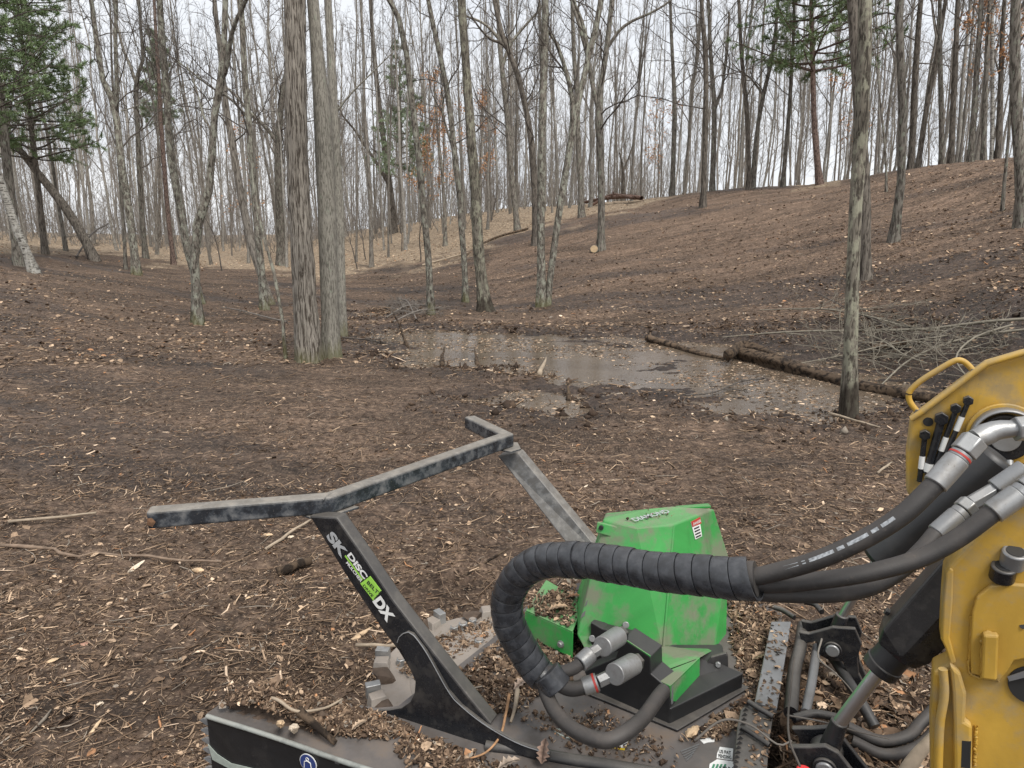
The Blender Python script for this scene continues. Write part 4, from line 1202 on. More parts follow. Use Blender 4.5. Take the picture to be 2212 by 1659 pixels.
def far_woods():
    """the wood beyond reads as one mass of stems and twigs"""
    rng = np.random.default_rng(78)
    P_, R_ = [], []
    n = 1150
    for q in range(n):
        px = rng.uniform(-250, 2480)
        if px > 1350 and rng.random() < .5: continue
        th = math.atan2(px - 1106, 1556)
        D = rng.uniform(72, 150) if px < 1400 else rng.uniform(58, 120)
        x, y = D * math.sin(th), D * math.cos(th); z = float(z_base(np.array([x]), np.array([y]))[0]) - .3
        H = rng.uniform(12, 21) if q % 3 else rng.uniform(4, 10)
        m = 7; zz = np.linspace(0, H, m); w = np.cumsum(rng.normal(0, .22, (m, 2)), 0)
        P_.append(np.stack([x + w[:, 0], y + w[:, 1], z + zz], 1)); r = rng.uniform(.035, .105) * H / 17
        R_.append(np.maximum(r * (1 - zz / H) ** .7, .015))
    PT, RR = np.array(P_), np.array(R_)
    C1, R1 = sprout(PT, RR, 13, .22, 1, .24, 5, 46, .5, .2, rng, .5)
    C2, R2 = sprout(C1, R1, 6, .2, 1, .5, 3, 42, .4, .22, rng, .7)
    V, F = merge([tubes_arr(PT, RR, 5), tubes_arr(C1, np.maximum(R1, .011), 3), tubes_arr(C2, np.maximum(R2, .008), 3)])
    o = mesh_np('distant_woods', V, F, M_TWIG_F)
    tag(o, 'far wood of bare grey stems and twigs fading together at the skyline', kind='stuff')
far_woods()

def undergrowth():
    rng = np.random.default_rng(79)
    P_, R_ = [], []
    for q in range(1100):
        px = rng.uniform(-200, 1500); th = math.atan2(px - 1106, 1556)
        D = rng.uniform(40, 95)
        b = np.interp(th, _lt, _ld)
        if D < b + 13: continue
        x, y = D * math.sin(th), D * math.cos(th); z = gz(x, y)
        for s in range(3):
            d = norm(np.array([rng.normal(0, .35), rng.normal(0, .35), 1])); L = rng.uniform(1.2, 4.5)
            p = [np.array([x, y, z])]
            for k in range(4):
                d = norm(d + rng.normal(0, .15, 3)); p.append(p[-1] + d * L / 4)
            P_.append(p); R_.append(np.linspace(.018, .006, 5))
    PT, RR = np.array(P_), np.array(R_)
    C1, R1 = sprout(PT, RR, 5, .2, 1, .4, 4, 42, .3, .2, rng, .7)
    V, F = merge([tubes_arr(PT, RR, 3), tubes_arr(C1, np.maximum(R1, .006), 3)])
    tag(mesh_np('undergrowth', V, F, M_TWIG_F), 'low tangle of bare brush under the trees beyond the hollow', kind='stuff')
undergrowth()

# saplings in the leaf litter and around the pond
_sap = [((539, 560), 4.5, 'thin bare sapling in the leaf litter left of the thick oak'), ((790, 500 + 60), 3.2, 'short forked sapling on the leafy bank behind the slim grey trunk'),
        ((868, 543), 4.2, 'straight dark sapling on the leafy bank below the pale green pine'), ((909, 566), 3.6, 'crooked sapling on the leafy bank left of the mossy slim trunk'),
        ((772, 582), 2.4, 'stubby sapling close behind the slim grey trunk'), ((1022, 502), 4.0, 'pale sapling half hidden by the wet-footed trunk'),
        ((1060, 480), 3.5, 'leafless sapling right of the wet-footed trunk on the leafy bank'), ((480, 585), 3.0, 'wispy sapling between the kinked tree and the oak')]
for q, (pp, H, lb) in enumerate(_sap):
    b = ground_hit(*pp); rng = np.random.default_rng(900 + q)
    t = empty('sapling', b, lb, 'sapling', 'saplings on the leafy bank')
    p = [np.array([0, 0, -.05])]; d = np.array([rng.normal(0, .12), 0, 1.0])
    for s in range(9): d = norm(d + rng.normal(0, .09, 3)); p.append(p[-1] + d * H / 9)
    PT = np.array(p)[None]; RR = np.linspace(.035, .008, 10)[None]
    V, F = tubes_arr(PT, RR, 6); mesh_np('stem', V, F, M_TWIG, t, smooth=True)
    V, F = crown_mesh(PT, RR, rng, (7, 4, 3), .3, 1, L1=.9, levels=2, minr=.004); mesh_np('branches', V, F, M_TWIG, t)

# brown-leaved beech sprays in the middle distance
def leafy(px, py, D, H, lb, nleaf, q):
    rng = np.random.default_rng(950 + q)
    r = ray(px, py); h = math.hypot(r[0], r[1]); x, y = r[0] / h * D, r[1] / h * D
    b = np.array([x, y, gz(x, y)])
    t = empty('young_beech', b, lb, 'tree', 'young trees still holding brown leaves')
    p = [np.array([0, 0, -.1])]; d = np.array([0, 0, 1.0])
    for s in range(11): d = norm(d + rng.normal(0, .05, 3)); p.append(p[-1] + d * H / 11)
    PT = np.array(p)[None]; RR = np.linspace(.05, .01, 12)[None]
    V, F = tubes_arr(PT, RR, 6); mesh_np('trunk', V, F, M_TWIG_L, t, smooth=True)
    C1, R1 = sprout(PT, RR, 14, .25, 1, .3, 6, 62, .12, .12, rng, .5, Labs=1.9)
    C2, R2 = sprout(C1, R1, 6, .3, 1, .4, 4, 42, .1, .12, rng, .6)
    V, F = merge([tubes_arr(C1, R1, 4), tubes_arr(C2, R2, 3)]); mesh_np('branches', V, F, M_TWIG_L, t)
    pick = C2[:, 1:].reshape(-1, 3); pick = pick[rng.choice(len(pick), nleaf)]
    V, F = leaf_quads(pick, .075, rng, .12); mesh_np('leaves', V, F, M_BROWNLEAF, t)
leafy(925, 500, 42, 7.5, 'young tree with orange-brown withered leaves behind the mossy slim trunk', 900, 1)
leafy(1040, 470, 47, 8.5, 'young tree with orange-brown leaves showing right of the wet-footed trunk', 1200, 2)
leafy(500, 540, 48, 8.0, 'young tree with sparse brown leaves left of the oak', 380, 3)
leafy(1800, 420, 44, 6.0, 'young tree with a few brown leaves right of the ridge pine', 350, 4)
leafy(2150, 400, 37, 9.5, 'young tree thick with orange-brown leaves at the right end of the ridge', 1500, 5)
leafy(1420, 430, 52, 6.5, 'young tree with faded brown leaves on the middle skyline', 420, 6)

# ------------------------------------------------------------------ fallen wood
def log_on_ground(name, label, pix, wid, mat, cat='log', lift=0.4, stubs=0, seed=0, rough=.12):
    rng = np.random.default_rng(seed + 3000)
    pts, rad = [], []
    for (a, c), w in zip(pix, np.interp(np.linspace(0, 1, len(pix)), np.linspace(0, 1, len(wid)), wid)):
        h = ground_hit(a, c); dep = h[1] * CP + (EYE - h[2]) * SP; r = w * dep / FPX / 2
        pts.append(h + [0, 0, r * lift]); rad.append(r)
    pts = np.array(pts); org = pts[0].copy()
    t = empty(name, org, label, cat)
    V, F, c, r = trunk_mesh(pts, rad, rng, sides=16, flare=0, rows=50, rough=rough)
    k = 16
    o = mesh_np('stem', V - org, [F, np.arange(k)[None, ::-1], (np.arange(k) + 49 * k)[None]], mat, t, smooth=True)
    if stubs:
        PT = c[None, ::4]; RR = r[None, ::4]
        C, R = sprout(PT, RR, stubs, .1, .9, .1, 4, 55, .8, .15, rng, .5, Labs=.35)
        V, F = tubes_arr(C, R, 6); mesh_np('stubs', V - org, F, mat, t, smooth=True)
    return t
log_on_ground('fallen_log', 'mossy sunken log lying across the middle of the pond', [(1398, 738), (1450, 752), (1510, 770), (1570, 782)], [15, 13, 9], M_LOG, lift=.9, seed=1)
log_on_ground('fallen_log', 'long rotten black log running from the pond towards the yellow arm', [(1590, 778), (1640, 790), (1700, 806), (1780, 826), (1850, 845), (1930, 858), (2010, 872)], [30, 32, 28, 26, 24], M_LOG, lift=.8, stubs=10, seed=2, rough=.34)
log_on_ground('broken_log', 'short forked log piece lying on the end of the rotten log in the pond', [(1572, 796), (1600, 772), (1640, 776), (1690, 792)], [22, 18, 12], M_LOG, lift=2.4, stubs=6, seed=3, rough=.35)
log_on_ground('fallen_log', 'dark log under the fallen treetop right of the pond', [(1880, 757), (1930, 752), (1985, 745)], [16, 16, 12], M_LOG, lift=.8, seed=4)
log_on_ground('fallen_log', 'thin log across the leafy bank left of the ridge', [(1000, 560), (1060, 520), (1140, 496)], [4, 5, 5], M_LOG, lift=1, seed=5)
log_on_ground('fallen_log', 'pale thin pole lying on the slope beside the crooked trunk', [(912, 575), (960, 562), (1010, 548)], [4, 4, 3], M_DEADW, lift=1, seed=6)

def fallen_top(name, label, cx, stems, seed, K=(12, 6), Lb=1.1, minr=.005, mat=None):
    rng = np.random.default_rng(seed)
    org = ground_hit(*cx)
    t = empty(name, org, label, 'fallen branches')
    parts_s, parts_b = [], []
    for pix, hh, ww in stems:
        p, r = [], []
        for (a, c), h_, w in zip(pix, np.interp(np.linspace(0, 1, len(pix)), np.linspace(0, 1, len(hh)), hh), np.interp(np.linspace(0, 1, len(pix)), np.linspace(0, 1, len(ww)), ww)):
            g = ground_hit(a, c); p.append(g + [0, 0, h_]); r.append(w * g[1] / FPX / 2)
        p = catmull(np.concatenate([np.array(p), np.array(r)[:, None]], 1), 14)
        PT = p[None, :, :3]; RR = np.maximum(p[None, :, 3], .006)
        V, F = tubes_arr(PT, RR, 8); mesh_np('stem', V - org, F, mat or M_TWIG_L, t, smooth=True)
        C1, R1 = sprout(PT, RR, K[0], .1, 1, .3, 7, 42, .10, .20, rng, .6, Labs=Lb)
        b1_ = C1[:, :1, 2:3]; C1[..., 2:3] = b1_ + (C1[..., 2:3] - b1_) * .18
        C1[..., 2] = np.maximum(C1[..., 2], p[:, 2].min() - .25)
        C2, R2 = sprout(C1, R1, K[1], .2, 1, .5, 5, 40, .05, .25, rng, .7)
        C3, R3 = sprout(C2, R2, 3, .2, 1, .5, 4, 38, .1, .25, rng, .8)
        V, F = merge([tubes_arr(C1, np.maximum(R1, minr), 5), tubes_arr(C2, np.maximum(R2, minr * .8), 3), tubes_arr(C3, np.maximum(R3, minr * .6), 3)]); mesh_np('branches', V - org, F, mat or M_TWIG_L, t, smooth=True)
M_TWIG_G = flat_mat('green_grey_branch', (0.19, 0.168, 0.13), .85, .25, 8)
fallen_top('fallen_treetop', 'tangled grey-green treetop lying flat right of the pond, behind the nearest right tree', (1900, 760),
           [([(1560, 742), (1700, 738), (1850, 742), (2000, 742), (2120, 734), (2260, 730)], [.12, .22, .25, .3], [2, 4, 6, 7, 7]),
            ([(2000, 800), (1950, 795), (1900, 770), (1860, 758)], [.1, .25, .3], [3, 4]),
            ([(1900, 850), (1960, 800), (2040, 770), (2140, 755), (2240, 752)], [.1, .2, .3], [3, 5, 6]),
            ([(1640, 690), (1760, 700), (1860, 712), (1960, 740)], [.2, .3, .25], [2, 4]),
            ([(2100, 860), (2060, 810), (2100, 770), (2180, 745)], [.15, .3, .3], [3, 5]), ([(1720, 800), (1820, 790), (1920, 775), (2040, 765)], [.1, .2, .3], [2, 4])], 31, K=(10, 5), Lb=1.9, mat=M_TWIG_G, minr=.006)
fallen_top('fallen_branch', 'thin dark branch with twigs arching over the slope right of the pond', (1900, 700),
           [([(1760, 650), (1830, 690), (1900, 720), (1980, 760)], [.2, .2, .1], [2, 4]), ([(2200, 660), (2120, 700), (2040, 735)], [.2, .2, .1], [2, 4])], 32, K=(6, 4), Lb=.9, mat=M_TWIG)
fallen_top('brush_heap', 'heap of dark twigs at the foot of the mossy slim trunk', (880, 680),
           [([(835, 690), (880, 676), (930, 668)], [.05, .2, .1], [3, 4]), ([(850, 700), (900, 690), (950, 668)], [.05, .2, .05], [3, 4]), ([(900, 700), (880, 670), (860, 655)], [.1, .25, .1], [3, 3])], 33, K=(14, 7), Lb=.8)
fallen_top('fallen_branch', 'pale bare branch lying at the foot of the upright grey trunk left of the oak', (545, 690),
           [([(480, 668), (520, 678), (570, 692), (620, 700)], [.05, .12, .05], [2, 4])], 34, K=(8, 4), Lb=.6)
fallen_top('fallen_branch', 'bare branch propped low over the pond beside the slim grey trunk', (780, 735),
           [([(740, 738), (790, 745), (850, 748)], [.08, .08, .03], [3, 4])], 35, K=(6, 4), Lb=.45, mat=M_TWIG)
fallen_top('brush_heap', 'heap of rusty dead brush on the ridge top behind the cut-footed tree', (1330, 441),
           [([(1262, 444), (1300, 443), (1350, 439), (1386, 436)], [.2, .45, .2], [6, 9]), ([(1280, 446), (1320, 440), (1370, 440)], [.1, .5, .3], [6, 7])], 36, K=(16, 6), Lb=.9, minr=.012, mat=flat_mat('rusty_brush', (.12, .07, .05), .9, .3, 3))
fallen_top('fallen_branch', 'bare twig lying on the mud below the pond log', (1620, 845),
           [([(1480, 862), (1540, 860), (1600, 838), (1650, 826)], [.03, .1, .05], [3, 4])], 37, K=(6, 4), Lb=.35, mat=M_TWIG)
fallen_top('fallen_branch', 'brown branch bush leaning in the wood at the left', (190, 540),
           [([(165, 560), (205, 545), (240, 540)], [.1, 1.0, 1.6], [4, 3])], 38, K=(10, 6), Lb=1.6, mat=M_TWIG)

def stick(name, label, pix_a, pix_b, ha, hb, r0, r1, mat, cat='stick', bend=.04, seed=0, pieces=7):
    rng = np.random.default_rng(seed + 5000)
    a = ground_hit(*pix_a); b = ground_hit(*pix_b)
    a = a + [0, 0, ha]; b = b + [0, 0, hb]
    L = np.linalg.norm(b - a)
    tt = np.linspace(0, 1, pieces)[:, None]
    p = a * (1 - tt) + b * tt + rng.normal(0, bend * L * .35, (pieces, 3)) * np.sin(tt * np.pi) * [1, 1, .3]
    V, F = tubes([(p, np.linspace(r0, r1, pieces) * rng.uniform(.8, 1.2, pieces))], 8)
    o = mesh_np(name, V - a, [F, np.arange(8)[None, ::-1], (np.arange(8) + (pieces - 1) * 8)[None]], mat, smooth=True)
    o.location = tuple(a)
    return tag(o, label, cat)
stick('leaning_stick', 'dark broken stick leaning out of the left end of the pond', (883, 757), (850, 735), .0, .62, .035, .012, M_LOG, seed=1)
stick('long_stick', 'long thin branch lying in the mulch left of the black post', (5, 1192), (480, 1232), .02, .03, .014, .007, flat_mat('brown_stick', (.19, .135, .095), .85, .3, 14), bend=.05, seed=2, pieces=14)
stick('stick', 'weathered stick pointing up right beneath the near end of the push bar', (575, 1205), (672, 1143), .03, .06, .014, .008, M_DEADW, seed=3)
stick('stick', 'curved fibrous stick left of the push bar end', (20, 1140), (210, 1122), .03, .03, .014, .008, M_DEADW, seed=4)
stick('stick', 'thin dark stick lying right of the black post', (985, 1270), (1100, 1200), .02, .03, .010, .006, M_LOG, seed=5)
stick('stick', 'half-buried black rotten stick in front of the black post', (600, 1245), (672, 1222), .02, .03, .035, .028, M_LOG, seed=6, bend=.08)
stick('stick', 'light stick resting among chips in front of the muddy disc', (770, 1420), (905, 1408), .02, .04, .010, .006, M_DEADW, seed=7)
stick('stick', 'short bent stick on the mud below the puddle', (1895, 1037 - 7), (1925, 1012), .01, .05, .014, .008, M_DEADW, seed=8)
stick('stick', 'pale stick lying across the roots of the nearest right tree', (1790, 905), (1900, 930), .05, .03, .016, .01, M_DEADW, seed=9)
stick('stick', 'thin stick on the mulch right of the green hood', (1930, 1125), (1985, 1140), .02, .03, .010, .006, M_DEADW, seed=10)
for q, (a, b, lb) in enumerate([((955, 792), (960, 775), 'jagged black stump splinter at the near edge of the pond'), ((1035, 795), (1025, 775), 'pointed brown stump at the near edge of the pond'),
                                ((1165, 810), (1180, 800), 'pair of pale upright splinters before the pond'), ((1880 - 650, 870), (1225, 860), 'broken stub beside the small puddle')]):
    stick('stump_splinter', lb, a, b, .0, .22, .05, .008, M_LOG if q != 2 else M_DEADW, cat='stump', seed=30 + q, pieces=5)

# the cut face beside the tree on the slope
g = ground_hit(1283, 548)
t = empty('tree_stump', g, 'low stump with a fresh pale oval cut beside the forked slope tree', 'stump')
nrm = norm(np.array([-.25, -1, .35])); c0 = np.array([0, 0, .16])
cyl('bark', c0 - nrm * .3, c0, .165, M_BARK, t, bevel=.01)
cyl('cut_face', c0 - nrm * .001, c0 + nrm * .012, .14, M_CUT, t)

# notable bits of pale wood lying about
def chunk(label, px, py, L, W, H, yaw, mat, seed, tilt=.15, name='wood_chunk', cat='wood chip', where=None):
    rng = np.random.default_rng(seed + 7000)
    g = ground_hit(px, py) if where is None else np.array(where)
    if where is None: g[2] = gz(g[0], g[1])
    bm = bmesh.new()
    m = 9
    d = Vector((math.cos(yaw), math.sin(yaw), math.sin(tilt))).normalized(); s = Vector((-math.sin(yaw), math.cos(yaw), 0)); u = d.cross(s) * -1
    rings = []
    for i in range(m):
        t_ = i / (m - 1)
        k = max(0.12, math.sin(min(1, t_ * 2.5 + .12) * math.pi / 2) * math.sin(min(1, (1 - t_) * 1.9 + .12) * math.pi / 2))
        c = d * (t_ - .5) * L
        ring = []
        for q in range(8):
            a = q / 8 * 2 * math.pi
            j = rng.uniform(.7, 1.25)
            ring.append(bm.verts.new(c + s * math.cos(a) * W / 2 * k * j + u * math.sin(a) * H / 2 * k * j + d * rng.uniform(-.04, .04) * L))
        rings.append(ring)
    for a, b in zip(rings, rings[1:]):
        for q in range(8): bm.faces.new([a[q], a[(q + 1) % 8], b[(q + 1) % 8], b[q]])
    bm.faces.new(rings[0][::-1]); bm.faces.new(rings[-1])
    o = link_bm(name, bm, mat)
    o.location = (g[0], g[1], g[2] + H * .45)
    return tag(o, label, cat)
M_PALE = flat_mat('pale_splintered_wood', (0.50, 0.36, 0.225), .8, .4, 30)
M_PALE2 = flat_mat('bleached_wood', (0.60, 0.50, 0.38), .8, .2, 30)
chunk('pale frayed splinter standing out of the mulch above the long thin branch', 290, 1235, .17, .035, .02, 1.1, M_PALE2, 1, .3)
chunk('thick light wood chunk lying at the end of the long thin branch', 428, 1238, .10, .04, .03, -.35, M_PALE, 2)
chunk('light wood chip beside the white pebble under the push bar', 580, 1170, .09, .035, .02, -.4, M_PALE, 3)
chunk('round white chip under the near push bar end', 629, 1172, .05, .04, .02, .1, M_PALE2, 4)
chunk('small cream chip left of the two sticks', 220, 1548, .035, .03, .015, .1, M_PALE2, 5)
chunk('long frayed pale splinter in front of the black post', 775, 1395, .19, .03, .02, .85, M_PALE, 6)
chunk('flat pale splinter at the bottom left of the ground', 205, 1600, .13, .018, .01, 1.55, M_PALE, 7)
chunk('orange-tinted leaf-like chip left of the serrated plate', 180, 1395, .06, .045, .008, .7, flat_mat('rosy_chip', (.36, .2, .14), .8, .2, 30), 8)
chunk('short light chip below the thick wood chunk', 540, 1300, .05, .02, .012, .5, M_PALE, 9)
chunk('chunky chip near the left edge of the ground', 115, 1440, .06, .03, .015, .4, M_PALE, 10)
chunk('cream sliver lying between the post and the disc', 860, 1210, .07, .015, .01, 1.2, M_PALE2, 11)
chunk('bright chip on the mulch above the spiral hose', 1265, 1050, .07, .02, .012, .8, M_PALE2, 12)

# ------------------------------------------------------------------ disc mulcher attachment
DZ = 0.42
def DK(px, py, z=DZ): return P(px, py, z)
mul_o = np.array([0.2, 2.6, 0.0])
MUL = empty('disc_mulcher', mul_o, 'black disc mulcher attachment with bent push bar, green motor hood and muddy toothed disc', 'mulcher')
O = dict(parent=MUL, origin=mul_o)
up3 = np.array([0, 0, 1.0])

# deck plate with the cut-out where the disc shows
deck_px = [(445, 1541), (509, 1497), (640, 1506), (745, 1517), (814, 1528), (860, 1524), (900, 1492), (945, 1462), (988, 1438), (1054, 1386), (1100, 1345), (1150, 1296),
           (1250, 1258), (1420, 1262), (1600, 1284), (1690, 1318), (1680, 1420), (1655, 1560), (1630, 1700), (1580, 1800), (1300, 1820), (1000, 1745), (900, 1700), (821, 1669), (729, 1640)]
deck = prism('deck', [DK(a, b) for a, b in deck_px], (0, 0, -0.025), M_DECK, bevel=.004, **O)
# rim of bare metal along the near edge of the deck
rim = [(447, 1547), (590, 1592), (729, 1641), (821, 1671), (900, 1702)]
tube_obj('deck_rim', [DK(a, b, DZ + .000) for a, b in rim], .009, M_RIM, k=8, n=20, **O)
# near side skirt, an upright plate with a toothed front edge
sk_n = norm(np.array([.39, .92, 0])); sk0 = DK(446, 1545)
A_, B_ = DK(446, 1545, DZ - .002), DK(729, 1641, DZ - .002)
C_ = A_ + (B_ - A_) * 2.0
prism('side_skirt', [A_, C_, C_ - up3 * .33, A_ - up3 * .33], sk_n * .018, M_BLACK2, bevel=.002, **O)
dirS = norm(B_ - A_)
# serrated strip with its teeth towards the front
for q in range(7):
    z = .035 + q * .042
    tb = A_ + sk_n * .004 - up3 * z
    prism('serration', [tb + dirS * .01 + up3 * .018, tb - dirS * .022 + up3 * .012, tb - dirS * .046 - up3 * .004, tb - dirS * .014 - up3 * .014, tb + dirS * .01 - up3 * .018], sk_n * .010, M_SERR, bevel=.001, **O)
# undercoat scrape and the round blue badge on the skirt
def SKp(px, py, off=.003): return on_plane(px, py, A_, sk_n) - sk_n * off
scr = prism('scraped_patch', [SKp(a, b) for a, b in [(450, 1606), (470, 1628), (500, 1648), (560, 1662), (640, 1690), (720, 1718), (700, 1722), (600, 1692), (520, 1672), (460, 1640)]], sk_n * .002, M_PALEP, **O)
bc = SKp(667, 1647, .004); exs = dirS; 
ring = [bc + (exs * math.cos(a) + up3 * math.sin(a)) * .036 for a in np.linspace(0, 2 * math.pi, 28)[:-1]]
badge = prism('badge', ring, sk_n * .003, M_WHITE, **O)
OB = dict(parent=badge, origin=mul_o)
ring = [bc - sk_n * .001 + (exs * math.cos(a) + up3 * math.sin(a)) * .0335 for a in np.linspace(0, 2 * math.pi, 28)[:-1]]
prism('badge_face', ring, sk_n * .002, M_BLUEP, **OB)
b1 = bc - sk_n * .003
tube_obj('badge_figure', [b1 + exs * -.016 - up3 * .02, b1 + exs * -.013 + up3 * .006, b1 + exs * -.004 + up3 * .010, b1 + exs * .004 + up3 * .010, b1 + exs * .013 + up3 * .006, b1 + exs * .016 - up3 * .02], .0016, M_WHITE, k=5, **OB)
tube_obj('badge_figure', [b1 + (exs * math.cos(a) * .006 + up3 * (math.sin(a) * .006 + .018)) for a in np.linspace(0, 6.28, 12)], .0014, M_WHITE, k=5, **OB)

# the cutting disc
dc = np.array([-0.073, 2.698, .335]); DR = .50
bm = bmesh.new()
bmesh.ops.create_cone(bm, cap_ends=True, segments=72, radius1=DR, radius2=DR, depth=.04, matrix=Matrix.Translation(V3(dc)))
disc = link_bm('cutting_disc', bm, M_DISC, MUL, origin=mul_o, bevel=.006)
OD = dict(parent=disc, origin=mul_o)
bm = bmesh.new()
bmesh.ops.create_cone(bm, cap_ends=True, segments=60, radius1=.36, radius2=.33, depth=.02, matrix=Matrix.Translation(V3(dc + [0, 0, .03])))
link_bm('disc_hub', bm, M_DISC, disc, origin=mul_o, bevel=.004)
def tooth(ang, hgt=.05):
    d = np.array([math.cos(ang), math.sin(ang), 0]); s = np.array([-d[1], d[0], 0])
    c = dc + d * (DR - .005) + up3 * .02
    th = [c - s * .035 - d * .03, c + s * .035 - d * .05, c + s * .045 + d * .035, c - s * .02 + d * .045]
    o = hull('tooth_holder', [p - up3 * .02 for p in th] + [p + up3 * (hgt - .02) for p in [c - s * .03 - d * .02, c + s * .02 - d * .03, c + s * .025 + d * .03, c - s * .02 + d * .035]], M_DISC, bevel=.004, **OD)
    e = c - s * .045 + d * .012 + up3 * .025
    o2 = hull('tooth', [e + s * a * .018 + d * b * .03 + up3 * k * .028 for a in (-1, 1) for b in (-1, 1) for k in (-1, 1)], M_ZINC, origin=mul_o, bevel=.003)
    o2.parent = disc
    # mud packed behind the tooth
    m = c + s * .075 - d * .02
    hull('packed_mud', [m + np.array([RNG.normal(0, .028), RNG.normal(0, .028), abs(RNG.normal(.015, .02)) - .01]) for _ in range(22)], M_MUD, **OD)
angs = [math.radians(a) for a in (200, 172, 128, 96, 60)]
for a in angs: tooth(a)
for q, (px, py) in enumerate([(893, 1519), (1021, 1337), (1000, 1345), (981, 1352), (1035, 1381), (866, 1422), (905, 1516)]):
    c = P(px, py, .385)
    cyl('bolt', c - up3 * .035, c, .021, M_ZINC, k=6 if q % 2 else 18, bevel=.003, **OD)
    cyl('bolt_washer', c - up3 * .001, c + up3 * .003, .014, M_DISC, k=14, **OD)

# near post and its gusset stand in one upright plane
gp0 = DK(814, 1529); gp1 = DK(1070, 1611)
gdir = norm(gp1 - gp0); gdir[2] = 0; gdir = norm(gdir)
gn = np.array([-gdir[1], gdir[0], 0]); gn = gn * (1 if gn[1] > 0 else -1)     # away from the photographer
def G(px, py, off=0.0): return on_plane(px, py, gp0, gn) - gn * off
post = [G(a, b) for a, b in [(667, 1114), (727, 1118), (789, 1207), (849, 1297), (911, 1377), (968, 1450), (1020, 1515), (1062, 1566), (1010, 1592), (940, 1540), (905, 1480), (860, 1406), (829, 1366), (748, 1245)]]
prism('post', post, gn * .058, M_BLACK, bevel=.007, **O)
gus = [G(a, b, .012) for a, b in [(862, 1382), (868, 1368), (883, 1361), (896, 1366), (925, 1405), (972, 1488), (1000, 1520), (1054, 1562), (1123, 1600), (1190, 1622), (1188, 1640), (1070, 1614), (939, 1580), (814, 1531), (845, 1530), (872, 1525), (890, 1512), (899, 1493), (901, 1468), (886, 1434)]]
prism('gusset', gus, gn * .012, M_BLACK, bevel=.002, **O)
edge = [G(a, b, .013) for a, b in [(862, 1384), (868, 1370), (883, 1362), (896, 1367), (925, 1406), (972, 1489), (1000, 1521), (1054, 1563), (1123, 1601), (1190, 1623)]]
tube_obj('worn_gusset_edge', edge, .0018, M_STEEL, k=6, n=30, **O)

# lettering on the post
def GT(name, body, a, b, u, mat, **k):
    return text_obj(name, body, G(*a, .003), G(*b, .003), G(*u, .003), mat, MUL, **k)
TXT = []
TXT.append(GT('lettering', 'SK', (706, 1158), (741, 1206), (724, 1138), M_GREYP, bold=.05, height=.046))
TXT.append(GT('lettering', 'DISC', (750, 1198), (787, 1250), (761, 1188), M_WHITE, bold=.04, height=.027))
TXT.append(GT('lettering', 'MULCHER', (748, 1215), (780, 1257), (753, 1210), M_WHITE, bold=.025, height=.0135))
lab = [(800, 1244), (824, 1276), (807, 1297), (779, 1260)]
prism('print_panel', [G(a, b, .0022) for a, b in lab], gn * .002, M_LIME, **O)
TXT.append(GT('lettering', 'BELT', (792, 1258), (815, 1282), (801, 1247), M_INK, bold=.025, height=.0155))
TXT.append(GT('lettering', 'DRIVE', (784, 1264), (804, 1289), (792, 1255), M_INK, bold=.02, height=.012))
TXT.append(GT('lettering', 'DX', (806, 1297), (838, 1343), (828, 1277), M_WHITE, bold=.055, height=.05))
TXT.append(GT('lettering', 'PRO', (811, 1296), (826, 1279), (803, 1289), M_INK, bold=.01, height=.008))
for o in TXT:
    o.data.transform(Matrix.Translation(-V3(mul_o)))
prism('print_line', [G(a, b, .002) for a, b in [(745, 1201), (747, 1199), (785, 1251), (783, 1253)]], gn * .001, M_LIME, **O)

# far post
fp = [P(1082, 985, 1.165), P(1082, 985, 1.165) + np.array([.11, -.05, 0])]
f0 = PD(1075, 985, 3.62); f1 = PD(1120, 978, 3.60); f2 = PD(1292, 1185, 3.45); f3 = PD(1222, 1172, 3.47)
fn = np.array([.35, .93, 0]); 
prism('post', [f0, f1, f2 + norm(f2 - f1) * .15, f3 + norm(f3 - f0) * .15], norm(fn) * .07, M_BAR, bevel=.006, **O)

# push bar: three lengths of square tube mitred together
zb = 1.185
c_px = [(322, 1118), (712, 1086), (1094, 950), (1014, 911)]
cpts = [P(a, b, zb) for a, b in c_px]
def square_bar(name, pts, w, h, mat):
    bm = bmesh.new(); rings = []
    n = len(pts)
    for i, p in enumerate(pts):
        d0 = norm(pts[i] - pts[i - 1]) if i else norm(pts[1] - pts[0])
        d1 = norm(pts[i + 1] - pts[i]) if i < n - 1 else d0
        t = norm(d0 + d1); s = np.array([-t[1], t[0], 0]); s = norm(s) / max(.35, abs(np.dot(norm(np.array([-d0[1], d0[0], 0])), norm(s))))
        rings.append([bm.verts.new(V3(p + s * w / 2 * a + up3 * h / 2 * b)) for a, b in ((1, 1), (-1, 1), (-1, -1), (1, -1))])
    for a, b in zip(rings, rings[1:]):
        for q in range(4): bm.faces.new([a[q], a[(q + 1) % 4], b[(q + 1) % 4], b[q]])
    bm.faces.new(rings[0][::-1]); bm.faces.new(rings[-1])
    return link_bm(name, bm, mat, MUL, origin=mul_o, bevel=.010, seg=3)
square_bar('push_bar', cpts, .064, .068, M_BAR)
J = cpts[1]
for q, (pt, sg) in enumerate(((cpts[1], 1), (cpts[2], 1))):
    s = np.array([.63, .77, 0]); f = np.array([-.9, -.2, 0]) if q == 0 else np.array([-.55, .8, 0])
    ww = .115
    pl = [pt - up3 * .034 + x for x in (f * .12, f * .02 - s * .07, -f * .075 - s * .03, -f * .085 + s * .04, s * .09)]
    prism('bar_foot_plate', pl, (0, 0, -.009), M_BAR, bevel=.002, **O)
